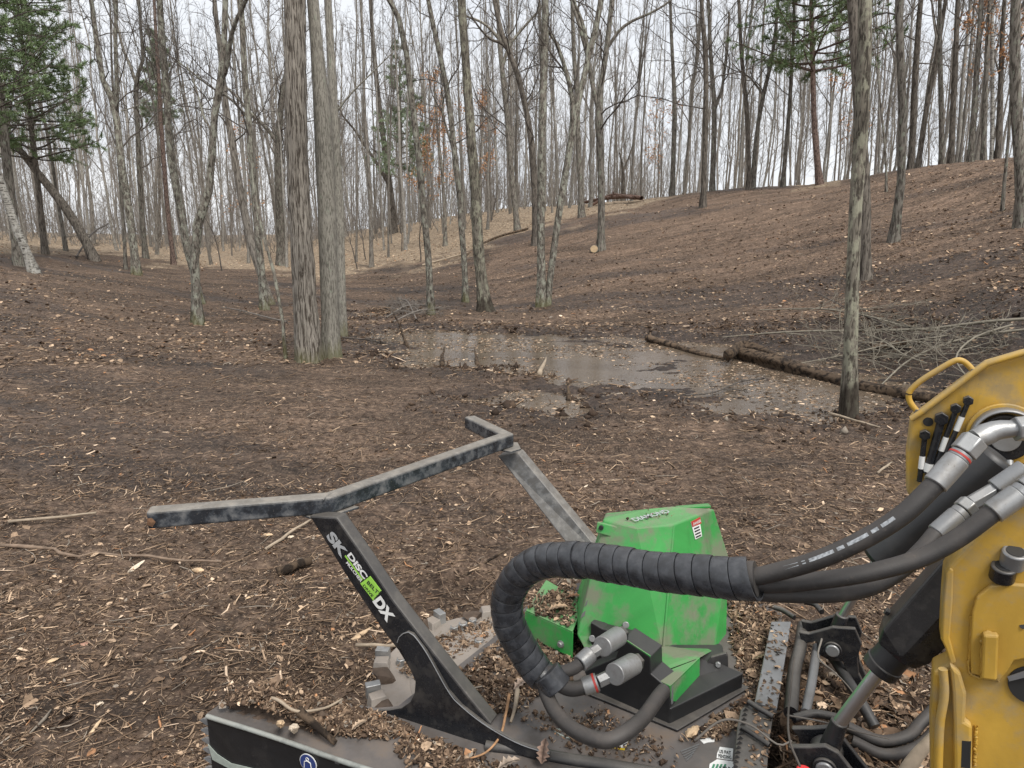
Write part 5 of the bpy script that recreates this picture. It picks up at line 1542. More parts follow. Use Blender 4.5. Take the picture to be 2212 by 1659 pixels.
# weld seam and rust at the bar end
tube_obj('weld_seam', [J + np.array([-.012, -.05, .031]), J + np.array([.0, 0, .033]), J + np.array([.02, .045, .031])], .0035, M_BAR, k=6, **O)
hull('rust_patch', [P(a, b, zb) + np.array([0, -.031, 0]) for a, b in []] or [cpts[0] + np.array([x, -.0335 - .007 * x / .03, z]) for x, z in ((.008, -.012), (.014, .012), (.032, .016), (.046, .002), (.03, -.02))] + [cpts[0] + np.array([.025, -.042, 0])], flat_mat('rust', (.16, .085, .045), .9, .4, 60), **O)

# ---- motor hood
ZT = 1.0
def face_mesh(name, pts, faces, mat, parent, bevel=.0):
    bm = bmesh.new(); vs = [bm.verts.new(V3(p)) for p in pts]
    for f in faces: bm.faces.new([vs[i] for i in f])
    return link_bm(name, bm, mat, parent, origin=mul_o, bevel=bevel, seg=3)
t1, t2, t3, t4 = P(1303, 1121, ZT), P(1376, 1141, ZT), P(1456, 1132, ZT), P(1543, 1098, ZT)
t5, t6 = P(1454, 1093, ZT + .012), P(1405, 1099, ZT + .01)
cC = P(1433, 1398, .54)
def pl_(p, q, r):
    n = norm(np.cross(q - p, r - p)); return (p, n if n[1] < 0 else -n)
def OPL(pl, a, b): return on_plane(a, b, pl[0], pl[1])
LF = pl_(t1, t3, cC); RF = pl_(t3, t4, cC)
b1_, b2_ = OPL(LF, 1247, 1373), OPL(LF, 1259, 1403)
r1_, r2_, r3_ = OPL(RF, 1573, 1201), OPL(RF, 1546, 1285), OPL(RF, 1545, 1400)
s1_ = OPL(RF, 1573, 1201) + np.array([.01, .03, 0]); s2_ = PD(1569, 1390, (r3_ - np.array([0, 0, EYE])) @ np.array([0, CP, -SP]) + .12)
k1, k2, k3, k4 = t1 + [.03, .14, -.03], b1_ + [.03, .36, 0], s2_ + [.02, .22, 0], r1_ + [.03, .25, .0]
hp_v = [t1, t2, t3, t4, t5, t6, b1_, b2_, cC, r1_, r2_, r3_, s2_, k1, k2, k3, k4]
hood = face_mesh('motor_hood', hp_v, [(0, 1, 2, 3, 4, 5), (0, 6, 7, 8, 2, 1), (2, 8, 11, 10, 9, 3), (9, 10, 11, 12), (0, 5, 13), (0, 13, 14, 6), (5, 4, 16, 15, 14, 13), (4, 3, 9, 16), (9, 12, 15, 16), (6, 14, 15, 12, 11, 8, 7)], M_GREEN, MUL, bevel=.009)
OH = dict(parent=hood, origin=mul_o)
lfn = LF[1]
prism('fold_shade_stripe', [OPL(LF, a, b) + lfn * .003 for a, b in [(1368, 1142), (1378, 1142), (1412, 1196), (1404, 1196)]], -lfn * .004, flat_mat('brown_fold_shade', (.12, .10, .075), .8, .2), **OH)  # flat stripe in place of the fold, its brown shade put in as colour
hull('scrape', [OPL(LF, a, b) + lfn * .0025 for a, b in [(1300, 1322), (1330, 1312), (1400, 1290), (1404, 1296), (1340, 1324), (1304, 1330)]] + [OPL(LF, 1340, 1310)], flat_mat('bright_green_scrape', (.03, .36, .07), .5, .2), **OH)
# the folded edge, the crease, the tab with its hole
tube_obj('hood_crease', [t3 + [0, 0, -.008], t3 * .5 + cC * .5, cC], .006, M_GREEN, k=8, n=16, **OH)
def near(px, py, d): return PD(px, py, d)
hd = lambda p: (p - np.array([0, 0, EYE])) @ np.array([0, CP, -SP])
dT1 = hd(P(1303, 1121, ZT)); 
tab = [PD(1290, 1128, dT1 - .02), PD(1334, 1139, dT1 - .05), PD(1331, 1163, dT1 - .05), PD(1287, 1150, dT1 - .02)]
prism('hood_tab', tab, (0.005, .012, 0), M_GREEN, bevel=.003, **OH)
hc = PD(1298, 1141, dT1 - .036)
cyl('tab_hole', hc, hc + np.array([.004, .012, 0]), .010, M_INK, k=14, **OH)
prism('hood_lip', [PD(1458, 1098, dT1 + .25), PD(1530, 1092, dT1 + .25), PD(1536, 1098, dT1 + .2), PD(1462, 1101, dT1 + .2)], (0, 0, .012), M_GREEN, bevel=.003, **OH)
# faded print on the hood top: only strokes are left of it
o = text_obj('lettering', 'DIAMOND', P(1372, 1126, ZT + .012), P(1448, 1106, ZT + .012), P(1366, 1118, ZT + .012), M_GREYP, MUL, bold=.02, height=.035)
o.data.transform(Matrix.Translation(-V3(mul_o)))
# danger label on the right facet
r0, fnrm = RF
def HR(px, py, off=.004): return on_plane(px, py, r0, fnrm) + fnrm * off
wl_ = prism('warning_label', [HR(a, b, .004) for a, b in [(1491, 1128), (1509, 1118), (1515, 1158), (1501, 1165)]], -fnrm * .003, M_WHITE, **O)
prism('warning_band', [HR(a, b, .006) for a, b in [(1491, 1127), (1510, 1117), (1513, 1130), (1494, 1138)]], -fnrm * .003, M_REDP, parent=wl_, origin=mul_o)
o = text_obj('lettering', 'DANGER', HR(1495, 1135, .0075), HR(1511, 1127, .0075), HR(1493, 1128, .0075), M_WHITE, MUL, bold=.01, height=.012)
o.data.transform(Matrix.Translation(-V3(mul_o)))
for q in range(4):
    y = 1141 + q * 6; x = 1497 + q * 1.3
    prism('label_text_line', [HR(x, y, .0065), HR(x + 11, y - 5, .0065), HR(x + 11.6, y - 2.6, .0065), HR(x + .6, y + 2.6, .0065)], -fnrm * .002, M_INK, parent=wl_, origin=mul_o)
# diagonal hazard strokes down the left edge
for q in range(3):
    y = 1258 + q * 26; x = 1290 - q * 9
    prism('hazard_stripe', [OPL(LF, a, c) + lfn * .0025 for a, c in [(x - 14, y + 14), (x + 4, y), (x + 2, y + 12), (x - 18, y + 26)]], -lfn * .003, flat_mat('grey_stripe', (.10, .10, .095), .6, .1), **OH)

# step, black block and box below the hood
bb = [P(1288, 1498, DZ), P(1447, 1569, DZ), P(1603, 1490, DZ)]
bq = [np.array([b[0], b[1], 0]) for b in bb]; bq.append(bq[0] + bq[2] - bq[1] + np.array([0, .05, 0]))
base = prism('motor_base', [b + up3 * (DZ + .001) for b in bq], (0, 0, .072), M_BLACK2, bevel=.004, **O)
prism('base_flange', [b + up3 * (DZ + .002) + x for b, x in zip(bq, (np.array([-.06, .0, 0]), np.array([.02, -.035, 0]), np.array([.03, 0, 0]), np.array([0, .05, 0])))], (0, 0, .010), M_BLACK, bevel=.003, **O)
LPn = norm(np.cross(bb[1] - bb[0], up3)); LPn = LPn if LPn[1] < 0 else -LPn
RPn = norm(np.cross(bb[2] - bb[1], up3)); RPn = RPn if RPn[1] < 0 else -RPn
def LP(a, b, off=.002): return on_plane(a, b, bb[1], LPn) + LPn * off
sp0, sp1 = LP(1345, 1376), LP(1405, 1416)
# black side bracket that carries the two ports
prism('motor_bracket', [LP(1345, 1379), LP(1405, 1419), LP(1406, 1455), LP(1447, 1490), LP(1447, 1568), LP(1288, 1497), LP(1262, 1450), LP(1330, 1420)], -LPn * .10, M_BLACK2, bevel=.004, **O)
prism('motor_bracket', [LP(1236, 1376, -.14), LP(1262, 1392, -.14), LP(1330, 1410, -.14), LP(1330, 1500, -.14), LP(1236, 1470, -.14)], -LPn * .05, M_BLACK2, bevel=.004, **O)
# green step and apron folded out of the hood's foot
a0 = sp1; 
def AP(a, b, off=0.0): return on_plane(a, b, a0, RPn) + RPn * off
st_l = OPL(LF, 1348, 1370)
face_mesh('hood_step', [sp0, sp1, cC + lfn * .002, st_l + lfn * .002, sp0 - up3 * .006, sp1 - up3 * .006, cC - up3 * .006, st_l - up3 * .006], [(0, 1, 2, 3), (4, 7, 6, 5), (0, 4, 5, 1), (1, 5, 6, 2), (2, 6, 7, 3), (3, 7, 4, 0)], M_GREEN, MUL, bevel=.002)
ap = [sp1, cC + RPn * .004, r3_ + RPn * .004, AP(1511, 1421), AP(1407, 1459)]
face_mesh('hood_apron', ap + [p - RPn * .02 for p in ap], [(0, 1, 4), (1, 3, 4), (1, 2, 3), (5, 9, 6), (6, 9, 8), (6, 8, 7), (0, 4, 9, 5), (4, 3, 8, 9), (3, 2, 7, 8), (2, 1, 6, 7), (1, 0, 5, 6)], M_GREEN, MUL)
# hose guard: folded green plate
g0_, g1_ = AP(1407, 1461, .002), AP(1511, 1421, .002)
g2_ = P(1448, 1482, g0_[2]); 
prism('hose_guard', [g0_, g1_, g2_], (0, 0, -.006), M_GREEN, bevel=.001, **O)
gsn = norm(np.cross(g1_ - g2_, up3)); gsn = gsn if gsn[1] < 0 else -gsn
prism('hose_guard_side', [g2_, on_plane(1512, 1420, g2_, gsn), on_plane(1511, 1479, g2_, gsn), on_plane(1450, 1528, g2_, gsn)], -gsn * .006, M_GREEN, bevel=.001, **O)
psn = norm(np.cross(g2_ - g0_, up3)); psn = psn if psn[1] < 0 else -psn
prism('port_plate', [on_plane(a, b, g0_, psn) - psn * .012 for a, b in [(1408, 1466), (1447, 1486), (1447, 1526), (1408, 1500)]], -psn * .012, M_STEEL, bevel=.002, **O)
hull('under_hood_block', [cC + [0, .06, 0], r3_ + [0, .06, 0], b2_ + [.03, .08, 0], b1_ + [.05, .2, 0], s2_ + [0, .1, 0], bq[1] + [0, .12, DZ + .07], bq[2] + [-.06, .02, DZ + .07], bq[0] + [.06, .06, DZ + .07]], M_BLACK2, **O)
# upright bolted lug at the right of the base
l0 = P(1532, 1424, .53)
lg = [PD(1528, 1432, 2.86), PD(1536, 1420, 2.86), PD(1568, 1411, 2.87), PD(1572, 1417, 2.87), PD(1574, 1470, 2.87), PD(1530, 1480, 2.86)]
prism('bolted_lug', lg, (.005, .014, 0), M_BLACK, bevel=.002, **O)
lc = PD(1551, 1434, 2.85); cyl('bolt', lc, lc - np.array([.004, .014, -.003]), .012, M_ZINC, k=6, bevel=.002, **O)
# green side box left of the hood with debris on its lid
gbx = [P(1136, 1318, .555), P(1237, 1364, .555), P(1262, 1300, .555), P(1180, 1252, .555)]
prism('belt_cover', gbx, (0, 0, -.006), M_GREEN, bevel=.002, **O)
prism('belt_cover_side', [gbx[0] - up3 * .007, gbx[1] - up3 * .007, gbx[1] - up3 * .125, gbx[0] - up3 * .125], (.005, .01, 0), M_GREEN, bevel=.002, **O)
prism('belt_cover_side', [gbx[0] - up3 * .007 + np.array([-.004, .0, 0]), gbx[3] - up3 * .007, gbx[3] - up3 * .125, gbx[0] - up3 * .125 + np.array([-.004, .0, 0])], (.01, .003, 0), M_GREEN, bevel=.002, **O)
sn = norm(np.cross(gbx[1] - gbx[0], up3)); sn = sn if sn[1] < 0 else -sn
for a, b in ((1212, 1391), (1211, 1424)):
    c = on_plane(a, b, gbx[0], sn); cyl('bolt', c + sn * .001, c + sn * .014, .013, M_ZINC, k=6, bevel=.002, **O); cyl('bolt_washer', c + sn * .0005, c + sn * .003, .017, M_ZINC, k=16, **O)
for a, b in ((1352, 1349), (1280, 1378)):
    c = OPL(LF, a, b); cyl('bolt', c, c + lfn * .02, .014, M_ZINC, k=18, bevel=.002, **OH)
prism('shaft_recess', [OPL(LF, a, b) + lfn * .003 for a, b in ((1322, 1358), (1338, 1352), (1362, 1362), (1360, 1376), (1345, 1377), (1343, 1402), (1318, 1402))], -lfn * .004, M_INK, **OH)

# ---- hose fittings on the motor
def coupling(face, back, r, tail, crimp_end, ring=True):
    f, b = PD(*face), PD(*back)
    ax = norm(b - f)
    cyl('coupling_cap', f, b, r, M_ZINC, k=32, bevel=.003, **O)
    cyl('coupling_nut', b, b + ax * .03, r * .85, M_BLACK, k=6, bevel=.003, **O)
    c = f * .45 + b * .55
    e1 = PD(*tail); e2 = PD(*crimp_end)
    cyl('elbow_nut', c, e1, r * .62, M_ZINC, k=6, bevel=.002, **O)
    cyl('hose_crimp', e1, e2, r * .82, M_ZINC, k=24, bevel=.003, **O)
    if ring:
        m = e1 * .8 + e2 * .2; x = norm(e2 - e1)
        cyl('red_ring', m - x * .004, m + x * .004, r * .86, M_REDP, k=24, **O)
    return e2
e1 = coupling((1301, 1397, 2.50), (1336, 1374, 2.60), .036, (1276, 1412, 2.50), (1252, 1434, 2.47), False)
e2 = coupling((1327, 1457, 2.44), (1368, 1434, 2.54), .038, (1291, 1473, 2.46), (1260, 1484, 2.46), True)

# spiral-wrapped hose bundle
W_C = [(1650, 1250, 1.86), (1580, 1249, 1.90), (1500, 1241, 1.96), (1417, 1234, 2.03), (1345, 1222, 2.10), (1270, 1211, 2.18), (1215, 1209, 2.25), (1165, 1215, 2.32), (1122, 1243, 2.38), (1097, 1290, 2.43),
       (1097, 1335, 2.45), (1113, 1374, 2.47), (1135, 1412, 2.48), (1158, 1447, 2.48), (1190, 1482, 2.46)]
W3 = catmull(np.array([PD(*w) for w in W_C]), 400)
def spiral_wrap(name, path, r, pitch, thick, mat):
    T_ = norm(np.gradient(path, axis=0))
    s = np.concatenate([[0], np.cumsum(np.linalg.norm(np.diff(path, axis=0), axis=1))])
    N_ = np.zeros_like(T_); n0 = norm(np.cross(T_[0], [0, 0, 1.0])); N_[0] = n0
    for i in range(1, len(T_)):
        v = N_[i - 1] - T_[i] * (N_[i - 1] @ T_[i]); N_[i] = norm(v)
    B = np.cross(T_, N_)
    def at(sv):
        out = []
        for A in (path, N_, B): out.append(np.stack([np.interp(sv, s, A[:, k]) for k in range(3)], -1))
        return out
    turns = s[-1] / pitch; step = 28
    th = np.arange(0, (turns - 1.02) * 2 * np.pi, 2 * np.pi / step)
    prof = [(0.0, -thick), (0.0, 0.0), (.18, .0012), (.5, .0004), (.82, -.0002), (.955, -.0018), (.955, -thick - .002)]
    V = []
    jit = np.interp(th, np.linspace(0, th[-1], 60), RNG.normal(0, .0011, 60))
    for u, dr in prof:
        c, n, b = at((th / (2 * np.pi) + u) * pitch)
        rr = r + dr + jit
        V.append(c + (n * np.cos(th)[:, None] + b * np.sin(th)[:, None]) * rr[:, None])
    V = np.stack(V, 1); m = len(prof); k = len(th)
    i = np.arange(k - 1)[:, None]; j = np.arange(m - 1)[None]
    F = np.stack([i * m + j, i * m + j + 1, (i + 1) * m + j + 1, (i + 1) * m + j], -1).reshape(-1, 4)
    o = mesh_np(name, V.reshape(-1, 3) - mul_o, F, mat, MUL, smooth=True)
    try: o.data.set_sharp_from_angle(angle=math.radians(40))
    except Exception: pass
    return o
spiral_wrap('spiral_wrap', W3, .0555, .0485, .006, M_WRAP)
tube_obj('hose_core', W3[6:-8], .046, M_RUB, k=16, **O)
# separate cuff at the lower end
cu0 = PD(1180, 1452, 2.44); cu1 = PD(1206, 1486, 2.43)
cyl('wrap_cuff', cu0, cu1, .052, M_WRAP, k=36, bevel=.003, **O)
# hoses out of the lower end
tube_obj('hydraulic_hose', [e1, PD(1238, 1444, 2.46), PD(1218, 1450, 2.45), PD(1190, 1452, 2.45), PD(1160, 1445, 2.47)], .022, M_RUB, k=16, n=24, **O)
tube_obj('hydraulic_hose', [e2, PD(1235, 1488, 2.44), PD(1212, 1480, 2.43), PD(1192, 1466, 2.44), PD(1165, 1445, 2.47)], .026, M_RUB, k=16, n=24, **O)
tube_obj('drain_hose', [PD(1165, 1450, 2.47), PD(1181, 1500, 2.43), PD(1204, 1544, 2.36), PD(1246, 1580, 2.27), PD(1305, 1600, 2.20), PD(1352, 1582, 2.22), PD(1390, 1550, 2.29), PD(1422, 1506, 2.38), PD(1434, 1492, 2.42)], .0245, M_RUB, k=18, n=50, **O)
# hoses out of the upper end to the loader's couplers
M_PRINT = flat_mat('hose_print', (.26, .275, .29), .5, .5, 140)
h1p = [PD(1600, 1250, 1.89), PD(1660, 1240, 1.86), PD(1760, 1212, 1.80), PD(1860, 1168, 1.76), PD(1950, 1112, 1.73), PD(2022, 1044, 1.72)]
tube_obj('hydraulic_hose', h1p, .0235, M_RUB, k=20, n=50, **O)
h2p = [PD(1600, 1262, 1.92), PD(1680, 1262, 1.90), PD(1800, 1250, 1.88), PD(1900, 1232, 1.86), PD(1990, 1205, 1.84), PD(2070, 1162, 1.82), (PD(2146, 1106, 1.80))]
tube_obj('hydraulic_hose', h2p, .0235, M_RUB, k=20, n=50, **O)
h3p = [PD(1610, 1278, 1.93), PD(1690, 1283, 1.93), PD(1800, 1283, 1.94), PD(1880, 1268, 1.96), PD(1940, 1235, 1.98), PD(1990, 1190, 2.0), PD(2024, 1150, 2.02)]
tube_obj('hydraulic_hose', h3p, .0235, M_RUB, k=20, n=50, **O)
# printed stripe along the first hose
hp = catmull(np.array([p for p in h1p]), 60)
tt = norm(np.gradient(hp, axis=0)); toE = norm(np.array([0, 0, EYE]) - hp)
sd = norm(np.cross(tt, toE)); sd = np.where(sd[:, 2:3] > 0, sd, -sd)
nn = norm(toE + sd * .25); sd2 = norm(np.cross(tt, nn))
for a, b in ((13, 17), (18, 19), (20, 27), (28, 30), (31, 37), (38, 40), (41, 45)):
    q = np.arange(a, b + 1); V = np.concatenate([hp[q] + nn[q] * .0238 + sd2[q] * .0045, hp[q] + nn[q] * .0238 - sd2[q] * .0045]); n_ = len(q)
    F = np.array([[i, i + 1, n_ + i + 1, n_ + i] for i in range(n_ - 1)])
    mesh_np('hose_print', V - mul_o, F, M_PRINT, MUL)
def crimp(a, b, r, nut, red=False, mat=None):
    a, b = PD(*a), PD(*b); ax = norm(b - a)
    cyl('hose_crimp', a, b, r, mat or M_ZINC, k=28, bevel=.003, **O)
    cyl('hose_collar', b, b + ax * .018, r * .92, M_STEEL, k=28, bevel=.002, **O)
    cyl('swivel_nut', b + ax * .02, b + ax * (.02 + nut), r * 1.12, M_ZINC, k=6, bevel=.003, **O)
    if red: cyl('red_ring', b + ax * .006, b + ax * .011, r * .96, M_REDP, k=28, **O)
    return b + ax * (.02 + nut)
c1 = crimp((2019, 1047, 1.72), (2068, 992, 1.72), .0285, .045, True)
# elbow and the adapters running off to the right
el = [c1, PD(2118, 944, 1.72), PD(2150, 930, 1.72), PD(2200, 926, 1.70)]
tube_obj('elbow', el, [.024, .027, .024, .020], M_ZINC, k=8, n=7, **O)
x0_ = PD(2192, 927, 1.70); x1_ = PD(2260, 921, 1.69)
cyl('swivel_nut', x0_, x1_, .031, M_ZINC, k=6, bevel=.003, **O)
c2 = crimp((2143, 1108, 1.80), (2200, 1068, 1.79), .029, .06)
c3 = crimp((2022, 1152, 2.02), (2068, 1112, 2.02), .027, .03, mat=M_STEEL)
cyl('adapter', c3, PD(2150, 1056, 2.02), .022, M_STEEL, k=6, bevel=.002, **O)
cyl('adapter', PD(2150, 1056, 2.02), PD(2215, 1012, 2.0), .028, M_STEEL, k=20, bevel=.003, **O)

# decals on the deck
def decal(name, pp, mat, z=DZ + .003):
    return prism(name, [DK(a, b, z) for a, b in pp], (0, 0, -.002), mat, **O)
decal('warning_label', [(1308, 1614), (1335, 1582), (1368, 1578), (1349, 1620)], M_YELP)
decal('label_panel', [(1336, 1594), (1366, 1582), (1350, 1616), (1330, 1613)], M_WHITE, DZ + .004)
for q in range(3): decal('label_text_line', [(1338 + q * 4, 1598 + q * 5), (1356 + q * 2, 1592 + q * 5), (1355 + q * 2, 1595 + q * 5), (1337 + q * 4, 1601 + q * 5)], M_INK, DZ + .005)
decal('patent_label', [(1549, 1627), (1555, 1613), (1584, 1617), (1582, 1642), (1548, 1637)], M_WHITE)
for bd, a, b, u in (('US PAT', (1553, 1626), (1579, 1630), (1555, 1619)), ('PENDING', (1552, 1636), (1580, 1640), (1553, 1629))):
    o = text_obj('lettering', bd, DK(*a, DZ + .0045), DK(*b, DZ + .0045), DK(*u, DZ + .0045), M_INK, MUL, bold=.02, height=.018)
    o.data.transform(Matrix.Translation(-V3(mul_o)))
decal('maker_label', [(1533, 1650), (1549, 1640), (1584, 1645), (1586, 1668), (1530, 1668)], M_WHITE)
for q in range(4): decal('label_text_line', [(1535 + q * 8, 1664), (1541 + q * 8, 1650), (1545 + q * 8, 1651), (1539 + q * 8, 1665)], flat_mat('green_ink', (.05, .22, .12), .6, .1), DZ + .005)
o = text_obj('lettering', 'USA', DK(1556, 1664, DZ + .0055), DK(1582, 1665, DZ + .0055), DK(1558, 1652, DZ + .0055), M_INK, MUL, bold=.03, height=.02)
o.data.transform(Matrix.Translation(-V3(mul_o)))
decal('torn_label', [(1512, 1598), (1526, 1594), (1545, 1590), (1543, 1602), (1530, 1603), (1520, 1606)], M_WHITE)
tube_obj('scratch_ring', [DK(a, b, DZ + .002) for a, b in ((1196, 1577), (1210, 1576), (1240, 1586), (1254, 1594), (1235, 1596), (1212, 1588), (1196, 1577))], .003, M_PALEP, k=5, n=40, **O)
for q in range(5): decal('faint_print', [(1470 + q * 3, 1622 + q * 5), (1510 - q * 4, 1606 + q * 6), (1512 - q * 4, 1608 + q * 6), (1471 + q * 3, 1624 + q * 5)], flat_mat('faded_grey_print', (.12, .12, .12), .7, .2))

# near rim of the deck: curved black lip running from the gusset to the loader plate
lip = [DK(a, b, DZ + .004) for a, b in [(1050, 1612), (1130, 1622), (1220, 1640), (1320, 1655), (1420, 1672), (1530, 1690)]]
tube_obj('deck_lip', lip, .022, M_BLACK, k=12, n=30, **O)

# caked mulch and chips resting on the machine
def deck_litter():
    rng = np.random.default_rng(55)
    parts = []
    def region(pp, n, z=DZ + .004, zr=.012, w=None, s=1.0, pile=0.0, cen=None, pr=.2):
        poly = np.array([DK(a, b, z)[:2] for a, b in pp]); lo, hi = poly.min(0), poly.max(0)
        X = rng.uniform(lo[0], hi[0], n * 3); Y = rng.uniform(lo[1], hi[1], n * 3)
        sd = sdist(X, Y, poly)
        k = (sd < 0) & (rng.random(len(X)) < np.clip(-sd / .03 * .5 + .2, 0, 1)); X, Y = X[k][:n], Y[k][:n]; n = len(X)
        Z = z + rng.uniform(0, zr, n)
        if pile:
            g = np.exp(-((X - cen[0]) ** 2 + (Y - cen[1]) ** 2) / pr ** 2); Z = z + g * pile + rng.uniform(0, zr, n)
        pos = np.stack([X, Y, Z], 1); w = w or [14, 20, 20, 16, 10, 5, 2, 4, 3]
        L = np.clip(rng.lognormal(math.log(.02 * s), .5, n), .005, .11); col = pick_colors(n, w, rng)
        a = rng.random(n) < .5
        parts.append(splinters(pos[a], L[a], np.clip(L[a] * .15, .0018, .01), np.clip(L[a] * .1, .0015, .006), col[a], rng, .3))
        parts.append(flakes(pos[~a], L[~a] * .8, L[~a] * .5, col[~a], rng, .4))
        c = rng.random(n) < .5
        parts.append(clods(pos[c] - [0, 0, .002], np.clip(L[c] * .4, .003, .014), pick_colors(n, [10, 10, 5, 1, 0, 0, 0, 0, 0], rng)[c], rng))
    region([(470, 1535), (520, 1505), (720, 1520), (812, 1540), (900, 1580), (830, 1600), (700, 1590), (560, 1560)], 3600, pile=.075, cen=DK(590, 1530)[:2], pr=.16, zr=.02)
    region([(850, 1440), (960, 1365), (1060, 1330), (1090, 1370), (980, 1430), (900, 1480)], 1100, z=.372, zr=.006, s=.8, w=[4, 10, 18, 20, 16, 6, 1, 4, 3])
    region([(820, 1560), (960, 1600), (1060, 1640), (1150, 1660), (1100, 1700), (880, 1660)], 900, s=1.2)
    region([(1060, 1400), (1150, 1300), (1250, 1330), (1270, 1400), (1240, 1470), (1120, 1540), (1060, 1560), (960, 1470)], 2600)
    region([(1130, 1300), (1240, 1250), (1265, 1300), (1235, 1360), (1140, 1322)], 500, z=.56, s=.9)
    region([(1570, 1295), (1690, 1325), (1670, 1450), (1630, 1560), (1560, 1600), (1470, 1600), (1610, 1500), (1580, 1400)], 4200, w=[5, 12, 20, 22, 18, 10, 4, 3, 4])
    region([(1440, 1255), (1600, 1280), (1690, 1318), (1570, 1300)], 900, w=[5, 12, 20, 22, 18, 10, 4, 3, 4])
    region([(1100, 1540), (1300, 1520), (1440, 1600), (1500, 1680), (1200, 1620)], 500, s=.7)
    region([(1320, 1110), (1390, 1100), (1450, 1098), (1520, 1096), (1440, 1128), (1370, 1138)], 22, z=ZT + .012, s=.35, zr=.003)
    return emit('deck_litter', parts, 'brown mulch, chips and crumbs heaped on the black mulcher deck')
deck_litter()
# the mounded mulch core of the heap on the deck corner
def mound(name, label, pp, hh, z0, seed):
    rng = np.random.default_rng(seed)
    poly = np.array([DK(a, b, z0)[:2] for a, b in pp]); lo, hi = poly.min(0), poly.max(0)
    gx, gy = np.meshgrid(np.linspace(lo[0], hi[0], 60), np.linspace(lo[1], hi[1], 40))
    sd = -sdist(gx, gy, poly)
    z = z0 - .004 + hh * (1 - np.exp(-np.clip(sd, 0, 1) / .07)) * (1 + 1.3 * fbm(gx * 22, gy * 22, 3, seed)) + .02 * fbm(gx * 60, gy * 60, 2, seed + 1)
    z = np.where(sd < 0, z0 - .02, z)
    V = np.stack([gx.ravel(), gy.ravel(), z.ravel()], 1)
    i = np.arange(39)[:, None] * 60 + np.arange(59)[None]
    F = np.stack([i, i + 1, i + 61, i + 60], -1).reshape(-1, 4)
    s = sd.ravel(); F = F[(s[F] > -.01).all(1)]
    return tag(mesh_np(name, V, F, M_MUD, smooth=True), label, kind='stuff')
mound('mulch_heap', 'mound of dark mulch heaped on the pointed corner of the black deck', [(480, 1533), (525, 1503), (610, 1500), (720, 1522), (740, 1560), (700, 1588), (600, 1568)], .06, DZ, 5)
mound('mulch_crust', 'crust of mulch lying on the deck right of the green hood', [(1585, 1300), (1680, 1325), (1668, 1430), (1640, 1540), (1560, 1590), (1500, 1600), (1615, 1490), (1580, 1400)], .012, DZ, 6)
mound('mulch_crust', 'crust of mulch lying on the deck between the disc and the hood', [(1070, 1410), (1130, 1360), (1240, 1400), (1230, 1450), (1150, 1500), (1080, 1530), (1010, 1480)], .012, DZ, 8)
g0 = DK(606, 1560, DZ + .06); chunk('upright pale split block standing in the mulch heap on the deck', 0, 0, .11, .028, .028, 1.9, M_PALE, 41, -.9, where=g0 + [0, 0, -.02], cat='wood chip')
g0 = DK(634, 1570, DZ + .05); chunk('larger pale split block leaning against its neighbour in the mulch heap', 0, 0, .13, .034, .03, 1.9, M_PALE2, 42, -.8, where=g0 + [0, 0, -.02])
def loose(name, label, pts, r0, r1, mat, cat):
    p = catmull(np.array(pts), 24); V, F = tubes([(p, np.linspace(r0, r1, 24))], 8)
    o = mesh_np(name, V - p[0], [F, np.arange(8)[None, ::-1], (np.arange(8) + 23 * 8)[None]], mat, smooth=True); o.location = tuple(p[0]); return tag(o, label, cat)
loose('bark_strip', 'dark bark-covered stick lying down the mulch heap on the deck', [DK(645, 1535, DZ + .08), DK(680, 1565, DZ + .06), DK(725, 1605, DZ + .02)], .017, .010, M_LOG, 'stick')
loose('root', 'twisted roots across the top of the mulch heap', [DK(560, 1500, DZ + .06), DK(600, 1512, DZ + .09), DK(640, 1536, DZ + .09), DK(700, 1530, DZ + .05), DK(740, 1510, DZ + .03)], .007, .004, M_DEADW, 'root')
loose('bark_strip', 'long orange bark strip hanging over the black deck lip', [DK(1100, 1500, DZ + .05), DK(1092, 1545, DZ + .04), DK(1080, 1590, DZ + .04), DK(1050, 1625, DZ + .03), DK(1010, 1640, DZ + .01)], .006, .003, flat_mat('orange_bark', (.36, .20, .10), .85, .35, 30), 'bark strip')
loose('bark_strip', 'short curled bark strip beside the long orange one', [DK(1118, 1490, DZ + .05), DK(1112, 1530, DZ + .04), DK(1103, 1560, DZ + .03)], .010, .005, M_DEADW, 'bark strip')
def big_leaf(label, base, L, yaw, tilt, col, seed):
    """lobed oak leaf, curled"""
    rng = np.random.default_rng(seed)
    out = []
    for s in (1, -1):
        for t_, w in ((.0, .02), (.12, .12), (.2, .26), (.27, .12), (.38, .34), (.48, .16), (.6, .30), (.7, .15), (.82, .20), (1, .01)):
            out.append((s, t_, w * rng.uniform(.8, 1.15)))
    n = 10; V = []
    d = np.array([math.cos(yaw) * math.cos(tilt), math.sin(yaw) * math.cos(tilt), math.sin(tilt)]); sd = np.array([-math.sin(yaw), math.cos(yaw), 0]); u = np.cross(d, sd)
    for q in range(n): V.append(d * out[q][1] * L + u * .12 * L * math.sin(out[q][1] * 3))
    for s in range(2):
        for q in range(n):
            sg, t_, w = out[s * n + q]; V.append(d * t_ * L + sd * sg * w * L + u * (.12 * L * math.sin(t_ * 3) + w * .35 * L * (1 if s else .4)))
    F = []
    for s in range(2):
        for q in range(n - 1): F.append([q, q + 1, (s + 1) * n + q + 1, (s + 1) * n + q])
    V = np.array(V); V2 = V + u * .0012; k = len(V)
    F = np.array(F); o = mesh_np('dry_leaf', np.vstack([V, V2]), np.vstack([F, F[:, ::-1] + k]), flat_mat('dry_leaf', col, .8, .3, 40))
    o.location = tuple(base); return tag(o, label, 'leaf')
